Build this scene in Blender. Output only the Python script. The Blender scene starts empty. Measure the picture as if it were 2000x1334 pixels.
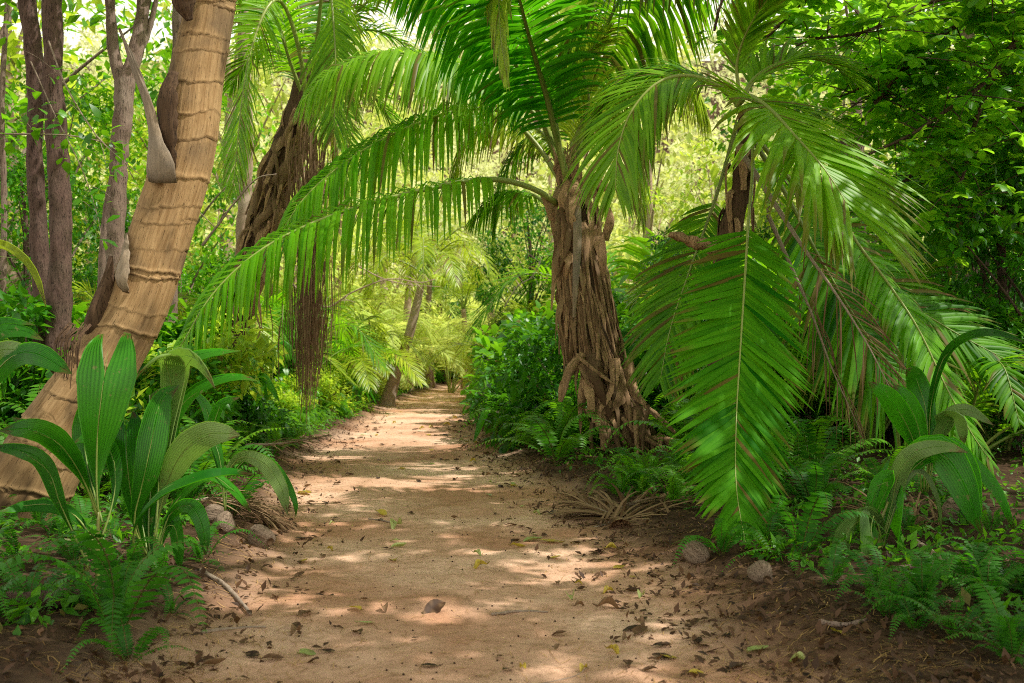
import bpy, math, random
import numpy as np
from mathutils import Vector, Matrix, noise, Euler

# ------------------------------------------------------------------ basics
FP = 1944.0; CH = 1.4; HY = 700.0          # focal length in photo pixels, eye height, horizon row
R = random.Random(7)
scene = bpy.context.scene
COL = scene.collection

def at(px, py, Y):
    return Vector(((px - 1000) / FP * Y, Y, CH - (py - HY) / FP * Y))

def interp(x, xs, ys):
    return float(np.interp(x, xs, ys))
PE_Y = [-5, 0, 4.29, 6.8, 9.07, 10.9, 13.6, 18.1, 27.2, 38.9, 49.5, 62, 80, 110]
PE_L = [-1.5, -1.45, -1.5, -1.62, -2.05, -2.42, -2.8, -2.98, -3.5, -3.5, -3.3, -2.4, 1.5, 9]
PE_R = [1.1, 1.1, 1.15, .9, .55, .34, -.1, -.56, -.98, -1.4, -1.2, .2, 4.4, 12]
def edges(y): return interp(y, PE_Y, PE_L), interp(y, PE_Y, PE_R)
def smooth(a, b, x):
    t = max(0., min(1., (x - a) / (b - a))); return t * t * (3 - 2 * t)
def offpath(x, y):
    l, r = edges(y)
    n = .22 * noise.noise(Vector((x * .9, y * .9, 3.))) + .1 * noise.noise(Vector((x * 3, y * 3, 8.)))
    return (l - x if x < (l + r) / 2 else x - r) + n
def zt(x, y, fine=True):
    d = offpath(x, y)
    h = .13 * smooth(-.1, .7, d) + .12 * smooth(.8, 3.5, d)
    h += .05 * noise.noise(Vector((x * .7, y * .7, 0))) * smooth(-.6, .6, d)
    if fine:
        h += .022 * noise.noise(Vector((x * 1.6, y * 2.2, 5)))
        h += .015 * noise.noise(Vector((x * 5, y * 6, 5)))
        h += .03 * abs(noise.noise(Vector((x * 4, y * 4, 9)))) * smooth(-.35, .2, d)
    if y > 66: h += min(52., (y - 66) * .52) * smooth(-4, 22, abs(x - 2) + (y - 66) * .6)
    return h

class MB:
    def __init__(s): s.v = []; s.f = []; s.c = []
    def add(s, vs, fs, cs):
        o = len(s.v); s.v += vs; s.f += [tuple(i + o for i in f) for f in fs]
        s.c += cs if isinstance(cs, list) else [cs] * len(vs)
    def mesh(s, name, origin=Vector((0, 0, 0)), sm=True):
        m = bpy.data.meshes.new(name)
        m.from_pydata([(v[0] - origin[0], v[1] - origin[1], v[2] - origin[2]) for v in s.v], [], s.f)
        a = m.color_attributes.new('Col', 'FLOAT_COLOR', 'POINT')
        if s.c: a.data.foreach_set('color', np.array([(c[0], c[1], c[2], 1.) for c in s.c], dtype=np.float32).ravel())
        if sm: m.polygons.foreach_set('use_smooth', np.ones(len(m.polygons), dtype=bool))
        return m

def npmesh(name, V, Fc, C, sm=False):
    """V (n,3), Fc (m,3) triangles, C (n,3)"""
    m = bpy.data.meshes.new(name)
    n, k = len(V), len(Fc)
    m.vertices.add(n); m.vertices.foreach_set('co', np.asarray(V, np.float32).ravel())
    m.loops.add(k * 3); m.loops.foreach_set('vertex_index', np.asarray(Fc, np.int32).ravel())
    m.polygons.add(k)
    m.polygons.foreach_set('loop_start', np.arange(0, k * 3, 3, dtype=np.int32))
    m.update(calc_edges=True)
    a = m.color_attributes.new('Col', 'FLOAT_COLOR', 'POINT')
    a.data.foreach_set('color', np.hstack([C, np.ones((n, 1))]).astype(np.float32).ravel())
    return m

def root_of(o):
    while o.parent: o = o.parent
    return o
def put(name, mb, mat, parent=None, base=None, sm=True):
    """a mesh object from world-space geometry, stored relative to its thing's base"""
    org = root_of(parent).location.copy() if parent else (Vector(base) if base is not None else Vector((0, 0, 0)))
    me = mb.mesh(name, org, sm); me.materials.append(mat)
    o = bpy.data.objects.new(name, me); COL.objects.link(o)
    if parent: o.parent = parent
    else: o.location = org
    return o
def raw(name, me, parent=None):
    o = bpy.data.objects.new(name, me); COL.objects.link(o)
    if parent: o.parent = parent
    return o
def tag(o, label=None, cat=None, group=None, kind=None):
    if label: o['label'] = label
    if cat: o['category'] = cat
    if group: o['group'] = group
    if kind: o['kind'] = kind
    return o
def thing(name, label, cat, loc=(0, 0, 0), group=None):
    o = bpy.data.objects.new(name, None); COL.objects.link(o); o.location = loc; o.empty_display_size = .2
    return tag(o, label, cat, group)
def copy_tree(o, parent=None):
    c = o.copy(); COL.objects.link(c)
    if parent: c.parent = parent
    for ch in o.children: copy_tree(ch, c)
    return c

def curve(pts, n):
    P = [Vector(p) for p in pts]
    if len(P) == 2: return [P[0].lerp(P[1], i / (n - 1)) for i in range(n)]
    P = [P[0] * 2 - P[1]] + P + [P[-1] * 2 - P[-2]]
    dense = []
    for i in range(1, len(P) - 2):
        a, b, c, d = P[i - 1], P[i], P[i + 1], P[i + 2]
        for k in range(12):
            t = k / 12
            dense.append(.5 * ((2 * b) + (c - a) * t + (2 * a - 5 * b + 4 * c - d) * t * t + (3 * b - a - 3 * c + d) * t ** 3))
    dense.append(P[-2].copy())
    L = [0.]
    for i in range(1, len(dense)): L.append(L[-1] + (dense[i] - dense[i - 1]).length)
    out = []; j = 0
    for i in range(n):
        s = L[-1] * i / (n - 1)
        while j < len(L) - 2 and L[j + 1] < s: j += 1
        out.append(dense[j].lerp(dense[j + 1], 0 if L[j + 1] == L[j] else min(1, (s - L[j]) / (L[j + 1] - L[j]))))
    return out
def frames(P, up):
    n = len(P); T = []; 
    for i in range(n): T.append((P[min(n - 1, i + 1)] - P[max(0, i - 1)]).normalized())
    U = []; u = Vector(up)
    for i in range(n):
        u = (Vector(up) * .15 + u) if i else u
        u = u - T[i] * u.dot(T[i])
        if u.length < 1e-4: u = T[i].orthogonal()
        u = u.normalized(); U.append(u)
    S = [T[i].cross(U[i]) for i in range(n)]
    return T, U, S
def tube(mb, pts, r, n=16, k=8, c=(.5, 0, 0), rough=0., cap=True, sd=0):
    P = curve(pts, n); T, U, S = frames(P, (0.13, .31, 1) if abs((P[-1] - P[0]).normalized().z) < .9 else (0, 1, 0))
    rs = [interp(i / (n - 1), np.linspace(0, 1, len(r)), r) for i in range(n)] if isinstance(r, (list, tuple)) else [r] * n
    vs = []; cs = []
    for i in range(n):
        for j in range(k):
            a = 2 * math.pi * j / k
            rr = rs[i] * (1 + rough * noise.noise(Vector((math.cos(a) * 1.5 + sd, math.sin(a) * 1.5, i * .35)))) 
            vs.append(P[i] + (U[i] * math.cos(a) + S[i] * math.sin(a)) * rr)
            cs.append(c)
    fs = [(i * k + j, i * k + (j + 1) % k, (i + 1) * k + (j + 1) % k, (i + 1) * k + j) for i in range(n - 1) for j in range(k)]
    if cap: fs += [tuple(range(k - 1, -1, -1)), tuple((n - 1) * k + j for j in range(k))]
    mb.add(vs, fs, cs)

# ------------------------------------------------------------------ materials
def newmat(name):
    m = bpy.data.materials.new(name); m.use_nodes = True; m.node_tree.nodes.clear()
    return m, m.node_tree.nodes, m.node_tree.links
def N(nodes, t, **kw):
    n = nodes.new(t)
    for k, v in kw.items():
        if k in n.inputs: n.inputs[k].default_value = v
        else: setattr(n, k, v)
    return n
def mixc(ns, ls, fac, a, b, bt='MIX'):
    n = ns.new('ShaderNodeMix'); n.data_type = 'RGBA'; n.blend_type = bt
    for sock, v in ((n.inputs[0], fac), (n.inputs[6], a), (n.inputs[7], b)):
        if isinstance(v, (int, float)): sock.default_value = v
        elif isinstance(v, tuple): sock.default_value = (*v, 1)
        else: ls.new(v, sock)
    return n.outputs[2]
def math_(ns, ls, op, a, b=0., clamp=False):
    n = ns.new('ShaderNodeMath'); n.operation = op; n.use_clamp = clamp
    for sock, v in ((n.inputs[0], a), (n.inputs[1], b)):
        if isinstance(v, (int, float)): sock.default_value = v
        else: ls.new(v, sock)
    return n.outputs[0]
def leafmat(name, dark, light, brown=(.22, .12, .04), tr=(.30, .55, .03), tf=.42, rough=.38, spec=.5, var=.25, nscale=6., spots=0.):
    m, ns, ls = newmat(name)
    at_ = N(ns, 'ShaderNodeAttribute', attribute_name='Col')
    sep = ns.new('ShaderNodeSeparateColor'); ls.new(at_.outputs['Color'], sep.inputs[0])
    oi = ns.new('ShaderNodeObjectInfo')
    tc = ns.new('ShaderNodeTexCoord')
    nz = N(ns, 'ShaderNodeTexNoise', Scale=nscale, Detail=3.); ls.new(tc.outputs['Object'], nz.inputs['Vector'])
    f = math_(ns, ls, 'ADD', sep.outputs[0], math_(ns, ls, 'MULTIPLY', math_(ns, ls, 'SUBTRACT', oi.outputs['Random'], .5), var))
    f = math_(ns, ls, 'ADD', f, math_(ns, ls, 'MULTIPLY', math_(ns, ls, 'SUBTRACT', nz.outputs['Fac'], .5), .5), True)
    c = mixc(ns, ls, f, dark, light)
    c = mixc(ns, ls, sep.outputs[1], c, brown)
    if spots:
        n9 = N(ns, 'ShaderNodeTexNoise', Scale=26., Detail=3.); ls.new(tc.outputs['Object'], n9.inputs['Vector'])
        r9 = ns.new('ShaderNodeValToRGB'); r9.color_ramp.elements[0].position = .66; r9.color_ramp.elements[1].position = .70; ls.new(n9.outputs['Fac'], r9.inputs[0])
        c = mixc(ns, ls, math_(ns, ls, 'MULTIPLY', r9.outputs[0], spots), c, (.30, .26, .10))
    t = mixc(ns, ls, f, tuple(x * .55 for x in tr), tr)
    t = mixc(ns, ls, sep.outputs[1], t, tuple(x * .8 for x in brown))
    p = N(ns, 'ShaderNodeBsdfPrincipled', Roughness=rough); ls.new(c, p.inputs['Base Color']); p.inputs['Specular IOR Level'].default_value = spec
    tl = ns.new('ShaderNodeBsdfTranslucent'); ls.new(t, tl.inputs['Color'])
    mx = ns.new('ShaderNodeMixShader'); mx.inputs[0].default_value = tf
    ls.new(p.outputs[0], mx.inputs[1]); ls.new(tl.outputs[0], mx.inputs[2])
    o = ns.new('ShaderNodeOutputMaterial'); ls.new(mx.outputs[0], o.inputs[0])
    return m
def barkmat(name, a, b, c, scale=(14, 14, 2.5), bump=.5, rough=.85, detail=6., dist=.02, crack=.5, attr=None, cpos=(.34, .42)):
    m, ns, ls = newmat(name)
    tc = ns.new('ShaderNodeTexCoord')
    if attr:
        tn = N(ns, 'ShaderNodeAttribute', attribute_name=attr); src = tn.outputs['Vector']
    else: src = tc.outputs['Object']
    mp = N(ns, 'ShaderNodeMapping'); mp.inputs['Scale'].default_value = scale; ls.new(src, mp.inputs[0])
    n1 = N(ns, 'ShaderNodeTexNoise', Scale=1., Detail=detail, Roughness=.65); ls.new(mp.outputs[0], n1.inputs['Vector'])
    n2 = N(ns, 'ShaderNodeTexNoise', Scale=2.2, Detail=4.); ls.new(tc.outputs['Object'], n2.inputs['Vector'])
    n3 = N(ns, 'ShaderNodeTexNoise', Scale=3.5, Detail=5., Roughness=.7); ls.new(mp.outputs[0], n3.inputs['Vector'])
    at_ = N(ns, 'ShaderNodeAttribute', attribute_name='Col')
    sep = ns.new('ShaderNodeSeparateColor'); ls.new(at_.outputs['Color'], sep.inputs[0])
    r1 = ns.new('ShaderNodeValToRGB'); r1.color_ramp.elements[0].position = .35; r1.color_ramp.elements[1].position = .65
    ls.new(n1.outputs['Fac'], r1.inputs[0])
    col = mixc(ns, ls, r1.outputs[0], a, b)
    r2 = ns.new('ShaderNodeValToRGB'); r2.color_ramp.elements[0].position = .5; r2.color_ramp.elements[1].position = .66
    ls.new(n2.outputs['Fac'], r2.inputs[0])
    col = mixc(ns, ls, math_(ns, ls, 'MULTIPLY', r2.outputs[0], .7), col, c)
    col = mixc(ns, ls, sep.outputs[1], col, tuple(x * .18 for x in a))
    col = mixc(ns, ls, math_(ns, ls, 'MULTIPLY', sep.outputs[0], .5), col, tuple(min(1, x * 1.6) for x in b))
    r3 = ns.new('ShaderNodeValToRGB'); r3.color_ramp.elements[0].position = cpos[0]; r3.color_ramp.elements[1].position = cpos[1]
    ls.new(n3.outputs['Fac'], r3.inputs[0])
    col = mixc(ns, ls, crack, col, mixc(ns, ls, r3.outputs[0], tuple(x * .25 for x in a), col))
    p = N(ns, 'ShaderNodeBsdfPrincipled', Roughness=rough); ls.new(col, p.inputs['Base Color']); p.inputs['Specular IOR Level'].default_value = .25
    bp = N(ns, 'ShaderNodeBump', Strength=bump, Distance=dist)
    ls.new(math_(ns, ls, 'ADD', n1.outputs['Fac'], math_(ns, ls, 'MULTIPLY', r3.outputs[0], .5)), bp.inputs['Height']); ls.new(bp.outputs[0], p.inputs['Normal'])
    o = ns.new('ShaderNodeOutputMaterial'); ls.new(p.outputs[0], o.inputs[0])
    return m

M = {}
M['frond'] = leafmat('frond_green', (.014, .12, .003), (.17, .43, .012), tr=(.42, .90, .014), tf=.50, rough=.45, spec=.22)
M['frond_pale'] = leafmat('frond_pale', (.03, .16, .006), (.25, .48, .022), tr=(.52, .90, .02), tf=.46, rough=.42, spec=.28)
M['frond_yellow'] = leafmat('frond_yellow', (.14, .30, .012), (.46, .60, .03), tr=(.68, .86, .05), tf=.45, rough=.34)
M['frond_deep'] = leafmat('frond_deep', (.006, .085, .003), (.06, .30, .006), tr=(.20, .80, .010), tf=.48, rough=.42, spec=.25)
M['frond_matte'] = leafmat('frond_matte', (.010, .12, .003), (.12, .38, .010), tr=(.34, .86, .012), tf=.46, rough=.62, spec=.08)
M['dead'] = leafmat('dead_frond', (.10, .055, .028), (.34, .22, .12), brown=(.10, .05, .02), tr=(.3, .18, .08), tf=.15, rough=.8, spec=.2)
M['midrib'] = leafmat('midrib_green', (.10, .18, .02), (.35, .40, .10), brown=(.30, .17, .07), tr=(.2, .3, .02), tf=.0, rough=.4)
M['seedling'] = leafmat('seedling_leaf', (.006, .12, .004), (.09, .40, .014), tr=(.20, .85, .012), tf=.48, rough=.36, spec=.5, nscale=3, spots=.8)
M['seedling_pale'] = leafmat('seedling_pale', (.07, .20, .03), (.30, .46, .12), tr=(.35, .65, .06), tf=.35, rough=.4, nscale=3, spots=.8)
M['fern'] = leafmat('fern_green', (.008, .09, .004), (.13, .38, .012), tr=(.32, .80, .015), tf=.38, rough=.45, spec=.35, var=.5)
M['leaf_mid'] = leafmat('leaf_mid', (.010, .10, .004), (.14, .42, .012), tr=(.34, .80, .015), tf=.45, rough=.38, var=.4)
M['leaf_bright'] = leafmat('leaf_bright', (.09, .30, .008), (.52, .76, .05), tr=(.80, .99, .07), tf=.55, rough=.42, var=.5)  # overbright green, the sunlit background glow put into the colour
M['leaf_painted_haze'] = leafmat('leaf_far_painted_haze', (.50, .64, .18), (.97, .99, .62), brown=(.8, .7, .5), tr=(.95, .99, .45), tf=.5, rough=.6, var=.4, nscale=.6)  # far haze and sun glow put into near-white leaf colours
M['leaf_soft_painted_haze'] = leafmat('leaf_soft_painted_haze', (.30, .50, .05), (.82, .95, .22), tr=(.93, .99, .22), tf=.55, rough=.6, var=.4)  # paler leaves past mid distance, haze painted into the colour
M['frond_painted_haze'] = leafmat('frond_painted_haze', (.30, .50, .06), (.75, .90, .22), tr=(.92, .99, .22), tf=.55, rough=.5)  # far palm fronds with the haze painted into their green
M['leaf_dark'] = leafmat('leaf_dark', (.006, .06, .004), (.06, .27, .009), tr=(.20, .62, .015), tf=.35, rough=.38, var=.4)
M['leaf_round'] = leafmat('leaf_round', (.02, .17, .006), (.20, .52, .016), tr=(.50, .96, .03), tf=.58, rough=.36, var=.2, nscale=2)
M['bark_grey'] = barkmat('bark_grey', (.13, .085, .065), (.26, .18, .14), (.32, .26, .21), scale=(16, 16, 3), bump=.9, dist=.04)
M['bark_dark'] = barkmat('bark_dark', (.06, .034, .028), (.15, .09, .07), (.09, .075, .05), scale=(18, 18, 4), bump=1., dist=.05)
M['bark_pale'] = barkmat('bark_pale', (.24, .16, .11), (.40, .29, .21), (.48, .40, .32), scale=(9, 9, 6), bump=.4, crack=.2)
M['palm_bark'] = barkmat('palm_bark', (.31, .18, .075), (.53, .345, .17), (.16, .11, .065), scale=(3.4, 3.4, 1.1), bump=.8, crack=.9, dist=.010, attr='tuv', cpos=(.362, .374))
M['husk'] = barkmat('husk_fibre', (.10, .052, .024), (.46, .29, .155), (.20, .115, .06), scale=(34, 34, 2.8), bump=1., crack=.75)
M['husk_dark'] = barkmat('husk_dark', (.045, .024, .012), (.12, .07, .038), (.08, .05, .03), scale=(26, 26, 3), bump=.9)
M['sheath'] = barkmat('sheath_grey', (.20, .15, .10), (.36, .27, .18), (.17, .15, .13), scale=(40, 40, 2.5), bump=.5, crack=.35, rough=.6)
M['coconut'] = barkmat('coconut_husk', (.13, .085, .055), (.34, .25, .18), (.20, .14, .10), scale=(60, 9, 60), bump=1., crack=.8)
M['stick'] = barkmat('dry_stick', (.16, .11, .08), (.32, .25, .19), (.22, .17, .12), scale=(30, 30, 30), bump=.4)
M['litter'] = leafmat('litter_leaf', (.02, .010, .006), (.14, .07, .034), brown=(.28, .17, .09), tr=(.3, .16, .05), tf=.15, rough=.6, spec=.3, var=.0)
M['fallen_yellow'] = leafmat('fallen_yellow', (.35, .24, .02), (.62, .48, .06), tr=(.6, .5, .05), tf=.25, rough=.5, var=.3)
M['fallen_green'] = leafmat('fallen_green', (.25, .33, .08), (.52, .58, .22), brown=(.3, .2, .07), tr=(.4, .5, .1), tf=.25, rough=.5, var=.3)
M['needle'] = leafmat('needle', (.22, .11, .03), (.55, .34, .12), tr=(.3, .2, .05), tf=.0, rough=.7, var=0)

def groundmat():
    m, ns, ls = newmat('ground_sand_soil')
    tc = ns.new('ShaderNodeTexCoord'); at_ = N(ns, 'ShaderNodeAttribute', attribute_name='Col')
    sep = ns.new('ShaderNodeSeparateColor'); ls.new(at_.outputs['Color'], sep.inputs[0])
    def nz(s, d, r=.6, sc=None):
        n = N(ns, 'ShaderNodeTexNoise', Scale=s, Detail=d, Roughness=r)
        if sc:
            mp = N(ns, 'ShaderNodeMapping'); mp.inputs['Scale'].default_value = sc; ls.new(tc.outputs['Object'], mp.inputs[0]); ls.new(mp.outputs[0], n.inputs['Vector'])
        else: ls.new(tc.outputs['Object'], n.inputs['Vector'])
        return n.outputs['Fac']
    def ramp(v, a, b):
        r = ns.new('ShaderNodeValToRGB'); r.color_ramp.elements[0].position = a; r.color_ramp.elements[1].position = b; ls.new(v, r.inputs[0]); return r.outputs[0]
    big, mid, fine, grit = nz(.55, 5), nz(3.2, 6, .7), nz(22, 8, .75), nz(140, 4, .8)
    sand = mixc(ns, ls, ramp(big, .40, .62), (.58, .305, .18), (.90, .60, .42))
    sand = mixc(ns, ls, math_(ns, ls, 'MULTIPLY', ramp(mid, .52, .70), .65), sand, (.38, .21, .115))
    sand = mixc(ns, ls, math_(ns, ls, 'MULTIPLY', ramp(fine, .50, .68), .55), sand, (.30, .17, .09))
    sand = mixc(ns, ls, math_(ns, ls, 'MULTIPLY', ramp(grit, .58, .70), .5), sand, (.10, .05, .03))
    sand = mixc(ns, ls, math_(ns, ls, 'MULTIPLY', ramp(nz(210, 2), .64, .72), .55), sand, (.85, .7, .5))
    soil = mixc(ns, ls, ramp(fine, .38, .62), (.022, .012, .007), (.10, .055, .028))
    soil = mixc(ns, ls, ramp(nz(60, 5), .45, .7), soil, (.05, .028, .014))
    edge = math_(ns, ls, 'ADD', sep.outputs[0], math_(ns, ls, 'MULTIPLY', math_(ns, ls, 'SUBTRACT', mid, .5), .8), True)
    col = mixc(ns, ls, edge, soil, sand)
    p = N(ns, 'ShaderNodeBsdfPrincipled', Roughness=.95); ls.new(col, p.inputs['Base Color']); p.inputs['Specular IOR Level'].default_value = .15
    h = math_(ns, ls, 'ADD', math_(ns, ls, 'MULTIPLY', mid, .8), math_(ns, ls, 'MULTIPLY', fine, .45))
    h = math_(ns, ls, 'ADD', h, math_(ns, ls, 'MULTIPLY', grit, .12))
    bp = N(ns, 'ShaderNodeBump', Strength=.9, Distance=.05); ls.new(h, bp.inputs['Height']); ls.new(bp.outputs[0], p.inputs['Normal'])
    o = ns.new('ShaderNodeOutputMaterial'); ls.new(p.outputs[0], o.inputs[0])
    return m
M['ground'] = groundmat()

# ------------------------------------------------------------------ ground
def build_ground():
    xs = list(np.arange(-3.6, 3.6, .045)); 
    xs = sorted(set([-400, -250, -160, -100, -70, -50, -38, -30, -24, -20, -17, -14.5, -12.5, -11, -9.6, -8.4, -7.4, -6.6, -6, -5.5, -5.1, -4.7, -4.4, -4.1, -3.85] + xs +
                    [3.65, 3.9, 4.2, 4.6, 5, 5.5, 6.2, 7, 8, 9.2, 10.6, 12, 14, 17, 20, 24, 30, 38, 50, 70, 100, 160, 250, 400]))
    ys = [-400, -200, -80, -30, -12, -6, -3, -1, 0, 1, 2, 2.6, 2.9] + [3 + .05 * i for i in range(16)]
    y = 3.8
    while y < 140: ys.append(y); y += max(.035, (y - 1) * .009)
    ys += [150, 170, 200, 250, 320, 420]
    mb = MB(); nx = len(xs)
    for y in ys:
        for x in xs:
            d = offpath(x, y)
            mb.v.append((x, y, zt(x, y))); mb.c.append((1 - smooth(-.30, .55, d), 0, 0))
    for j in range(len(ys) - 1):
        for i in range(nx - 1):
            a = j * nx + i; mb.f.append((a, a + 1, a + nx + 1, a + nx))
    o = put('ground', mb, M['ground']); tag(o, 'sandy footpath running between dark soil banks', None, kind='structure')
build_ground()

# ------------------------------------------------------------------ palms
def frond(pts, up=(0, 0, 1), n=80, L=.9, w=.022, a0=75, a1=28, lift=8, droop=.35, start=.12, rad=.028, brown=.06, sd=1,
          sides=(1, 1), tint=.5, prof=((0, .45), (.15, .8), (.4, 1), (.7, .85), (.9, .55), (1, .3)), st=5, vf=.35, jit=1., tipb=.3):
    r = random.Random(sd)
    K = 60; P = curve(pts, K); T, U, S = frames(P, up)
    lf = MB(); rb = MB(); W_ = [.45, .95, 1., .85, .55, .04] if st == 5 else [.5, 1., .8, .05]
    g = Vector((0, 0, -1))
    for i in range(n):
        t0 = start + (1 - start) * (i + .5) / n
        for sgn, amt in ((1, sides[0]), (-1, sides[1])):
            if r.random() > amt: continue
            t = min(.999, t0 + r.uniform(-.5, .5) * jit * .6 / n)
            x = t * (K - 1); k = int(x); f = x - k; k2 = min(K - 1, k + 1)
            p = P[k].lerp(P[k2], f); tt = T[k].lerp(T[k2], f).normalized(); uu = U[k].lerp(U[k2], f).normalized(); ss = S[k] * sgn
            q = (t - start) / (1 - start)
            A = math.radians(a0 + (a1 - a0) * q + r.gauss(0, 3.5) * jit); li = math.radians(lift + r.gauss(0, 7) * jit)
            d = (tt * math.cos(A) + (ss * math.cos(li) + uu * math.sin(li)) * math.sin(A)).normalized()
            ln = L * interp(q, *zip(*prof)) * r.uniform(.88, 1.08)
            dr = droop * r.uniform(.75, 1.3)
            nn = uu.copy(); b0 = r.random() < brown; tc = min(1, max(0, tint + r.gauss(0, .24)))
            tb = r.random() < tipb
            vs = []; cs = []; stp = ln / st; pp = p.copy()
            ww = w * r.uniform(.85, 1.15) * (.75 + .5 * interp(q, *zip(*prof)) - .15)
            for s in range(st + 1):
                nn = nn - d * nn.dot(d)
                nn = nn.normalized() if nn.length > 1e-4 else d.orthogonal()
                wv = d.cross(nn) * (ww * W_[s])
                vs += [pp - wv - nn * (abs(vf) * ww * W_[s]), pp.copy(), pp + wv - nn * (abs(vf) * ww * W_[s])]
                br = (.8 if b0 else 0.) + (.75 if tb and s >= st - 1 else 0) * (s / st)
                cs += [(tc, min(1, br), 0), (min(1, tc + .15), min(1, br), 0), (tc, min(1, br), 0)]
                if s < st:
                    pp = pp + d * stp
                    d = (d + g * dr * 2.2 * ((.46, .26, .14, .08, .04)[s] if droop >= .8 else (s + 1) * 2 / (st * (st + 1))) + Vector((r.gauss(0, .02), r.gauss(0, .02), 0)) * jit).normalized()
            fs = []
            for s in range(st):
                a = s * 3; fs += [(a, a + 1, a + 4, a + 3), (a + 1, a + 2, a + 5, a + 4)]
            lf.add(vs, fs, cs)
    tube(rb, pts, [rad, rad * .8, rad * .5, rad * .3, rad * .12], n=36, k=6, c=(tint, 0, 0))
    return lf, rb

def add_frond(root, spec, mat, ribmat=None, label=None, name='frond'):
    lf, rb = frond(**spec)
    o = put(name, lf, mat, root); put('midrib', rb, ribmat or M['midrib'], o)
    if label: o['label'] = label
    return o
def PX(lst):
    return [at(*p) for p in lst]

def ribbon(mb, pts, w, up=(0, -1, 0), n=12, curl=.3, c=(.5, 0, 0), wp=None, sd=0, ragged=0.):
    r = random.Random(sd); P = curve(pts, n); T, U, S = frames(P, up); vs = []; cs = []
    for i in range(n):
        t = i / (n - 1)
        ww = w * (interp(t, *zip(*wp)) if wp else (1 - t * .6)) * (1 + ragged * r.uniform(-1, 1))
        for j, u in enumerate((-1, -.45, .2, 1)):
            vs.append(P[i] + S[i] * u * ww - U[i] * curl * ww * u * u + U[i] * ragged * ww * r.uniform(-.2, .2))
            cs.append(c)
    fs = [(i * 4 + j, i * 4 + j + 1, i * 4 + 4 + j + 1, i * 4 + 4 + j) for i in range(n - 1) for j in range(3)]
    mb.add(vs, fs, cs)

# ---- leaning ringed coconut palm, left
TUV = []
def ringed_trunk(mb, pts, widths, n=620, k=72, spacing=.20, sd=3):
    P = curve(pts, n); T, U, S = frames(P, (0, -1, 0))
    L = 0; acc = [0]
    for i in range(1, n): L += (P[i] - P[i - 1]).length; acc.append(L)
    ks = [0.]; r = random.Random(sd)
    while ks[-1] < L + 1: ks.append(ks[-1] + spacing * r.uniform(.45, 1.7))
    tilt = [r.uniform(-.06, .06) for _ in ks]; tph = [r.uniform(-.5, .5) for _ in ks]; dep = [r.choice([.25, .35, .8, 1.5]) for _ in ks]
    vs = []; cs = []
    for i in range(n):
        R0 = interp(i / (n - 1), np.linspace(0, 1, len(widths)), widths) / 2
        for j in range(k):
            a = 2 * math.pi * j / k
            wob = .034 * noise.noise(Vector((math.cos(a) * 1.3, math.sin(a) * 1.3, acc[i] * 1.5 + sd))) + .016 * noise.noise(Vector((math.cos(a) * 5, math.sin(a) * 5, acc[i] * 3)))
            s = acc[i] + wob + .05 * math.cos(a + .6) 
            b = int(np.searchsorted(ks, s)) - 1; b = max(0, min(len(ks) - 2, b))
            s2 = s + tilt[b] * math.cos(a + tph[b] * 6)
            b = max(0, min(len(ks) - 2, int(np.searchsorted(ks, s2)) - 1))
            f = (s2 - ks[b]) / (ks[b + 1] - ks[b])
            lip = dep[b] * (.55 + 1.1 * abs(noise.noise(Vector((math.cos(a) * 2.5 + b * 7, math.sin(a) * 2.5, 1))))) * (.040 * math.exp(-((f - .0) / .07) ** 2) - .035 * math.exp(-((1 - f) / .04) ** 2)) + .016 * (.5 - f)
            rr = R0 * (1 + lip + .03 * noise.noise(Vector((math.cos(a), math.sin(a), acc[i] * .8))))
            rr += .003 * noise.noise(Vector((math.cos(a) * 14, math.sin(a) * 14, acc[i] * 2.)))
            vs.append(P[i] + (U[i] * math.cos(a) + S[i] * math.sin(a)) * rr)
            TUV.append((math.cos(a) * 3, math.sin(a) * 3, s2 * 3 + b * 5.3))
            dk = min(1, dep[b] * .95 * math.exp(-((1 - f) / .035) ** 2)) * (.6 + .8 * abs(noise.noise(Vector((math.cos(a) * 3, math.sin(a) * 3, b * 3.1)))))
            blot_dark = max(0, noise.noise(Vector((math.cos(a) * 1.8, math.sin(a) * 1.8, acc[i] * 2.6 + 7))) - .12) * 1.1 * (.5 + abs(noise.noise(Vector((math.cos(a) * 8, math.sin(a) * 8, acc[i] * 7)))) * 2)
            blot_dark += .75 * smooth(.75, 0., i / n * 2.6) * (.45 + .9 * abs(noise.noise(Vector((math.cos(a) * 3, math.sin(a) * 3, acc[i] * 4))))) + .35 * max(0, -math.sin(a)) * (.4 + abs(noise.noise(Vector((math.cos(a) * 5, math.sin(a) * 5, acc[i] * 5)))) * 1.5) * .6  # adds darker tone towards the base and on the left side
            cs.append((.75 * math.exp(-(f / .09) ** 2) * min(1, dep[b]), min(1, dk + blot_dark), 0))
    fs = [(i * k + j, i * k + (j + 1) % k, (i + 1) * k + (j + 1) % k, (i + 1) * k + j) for i in range(n - 1) for j in range(k)]
    mb.add(vs, fs, cs)

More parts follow.
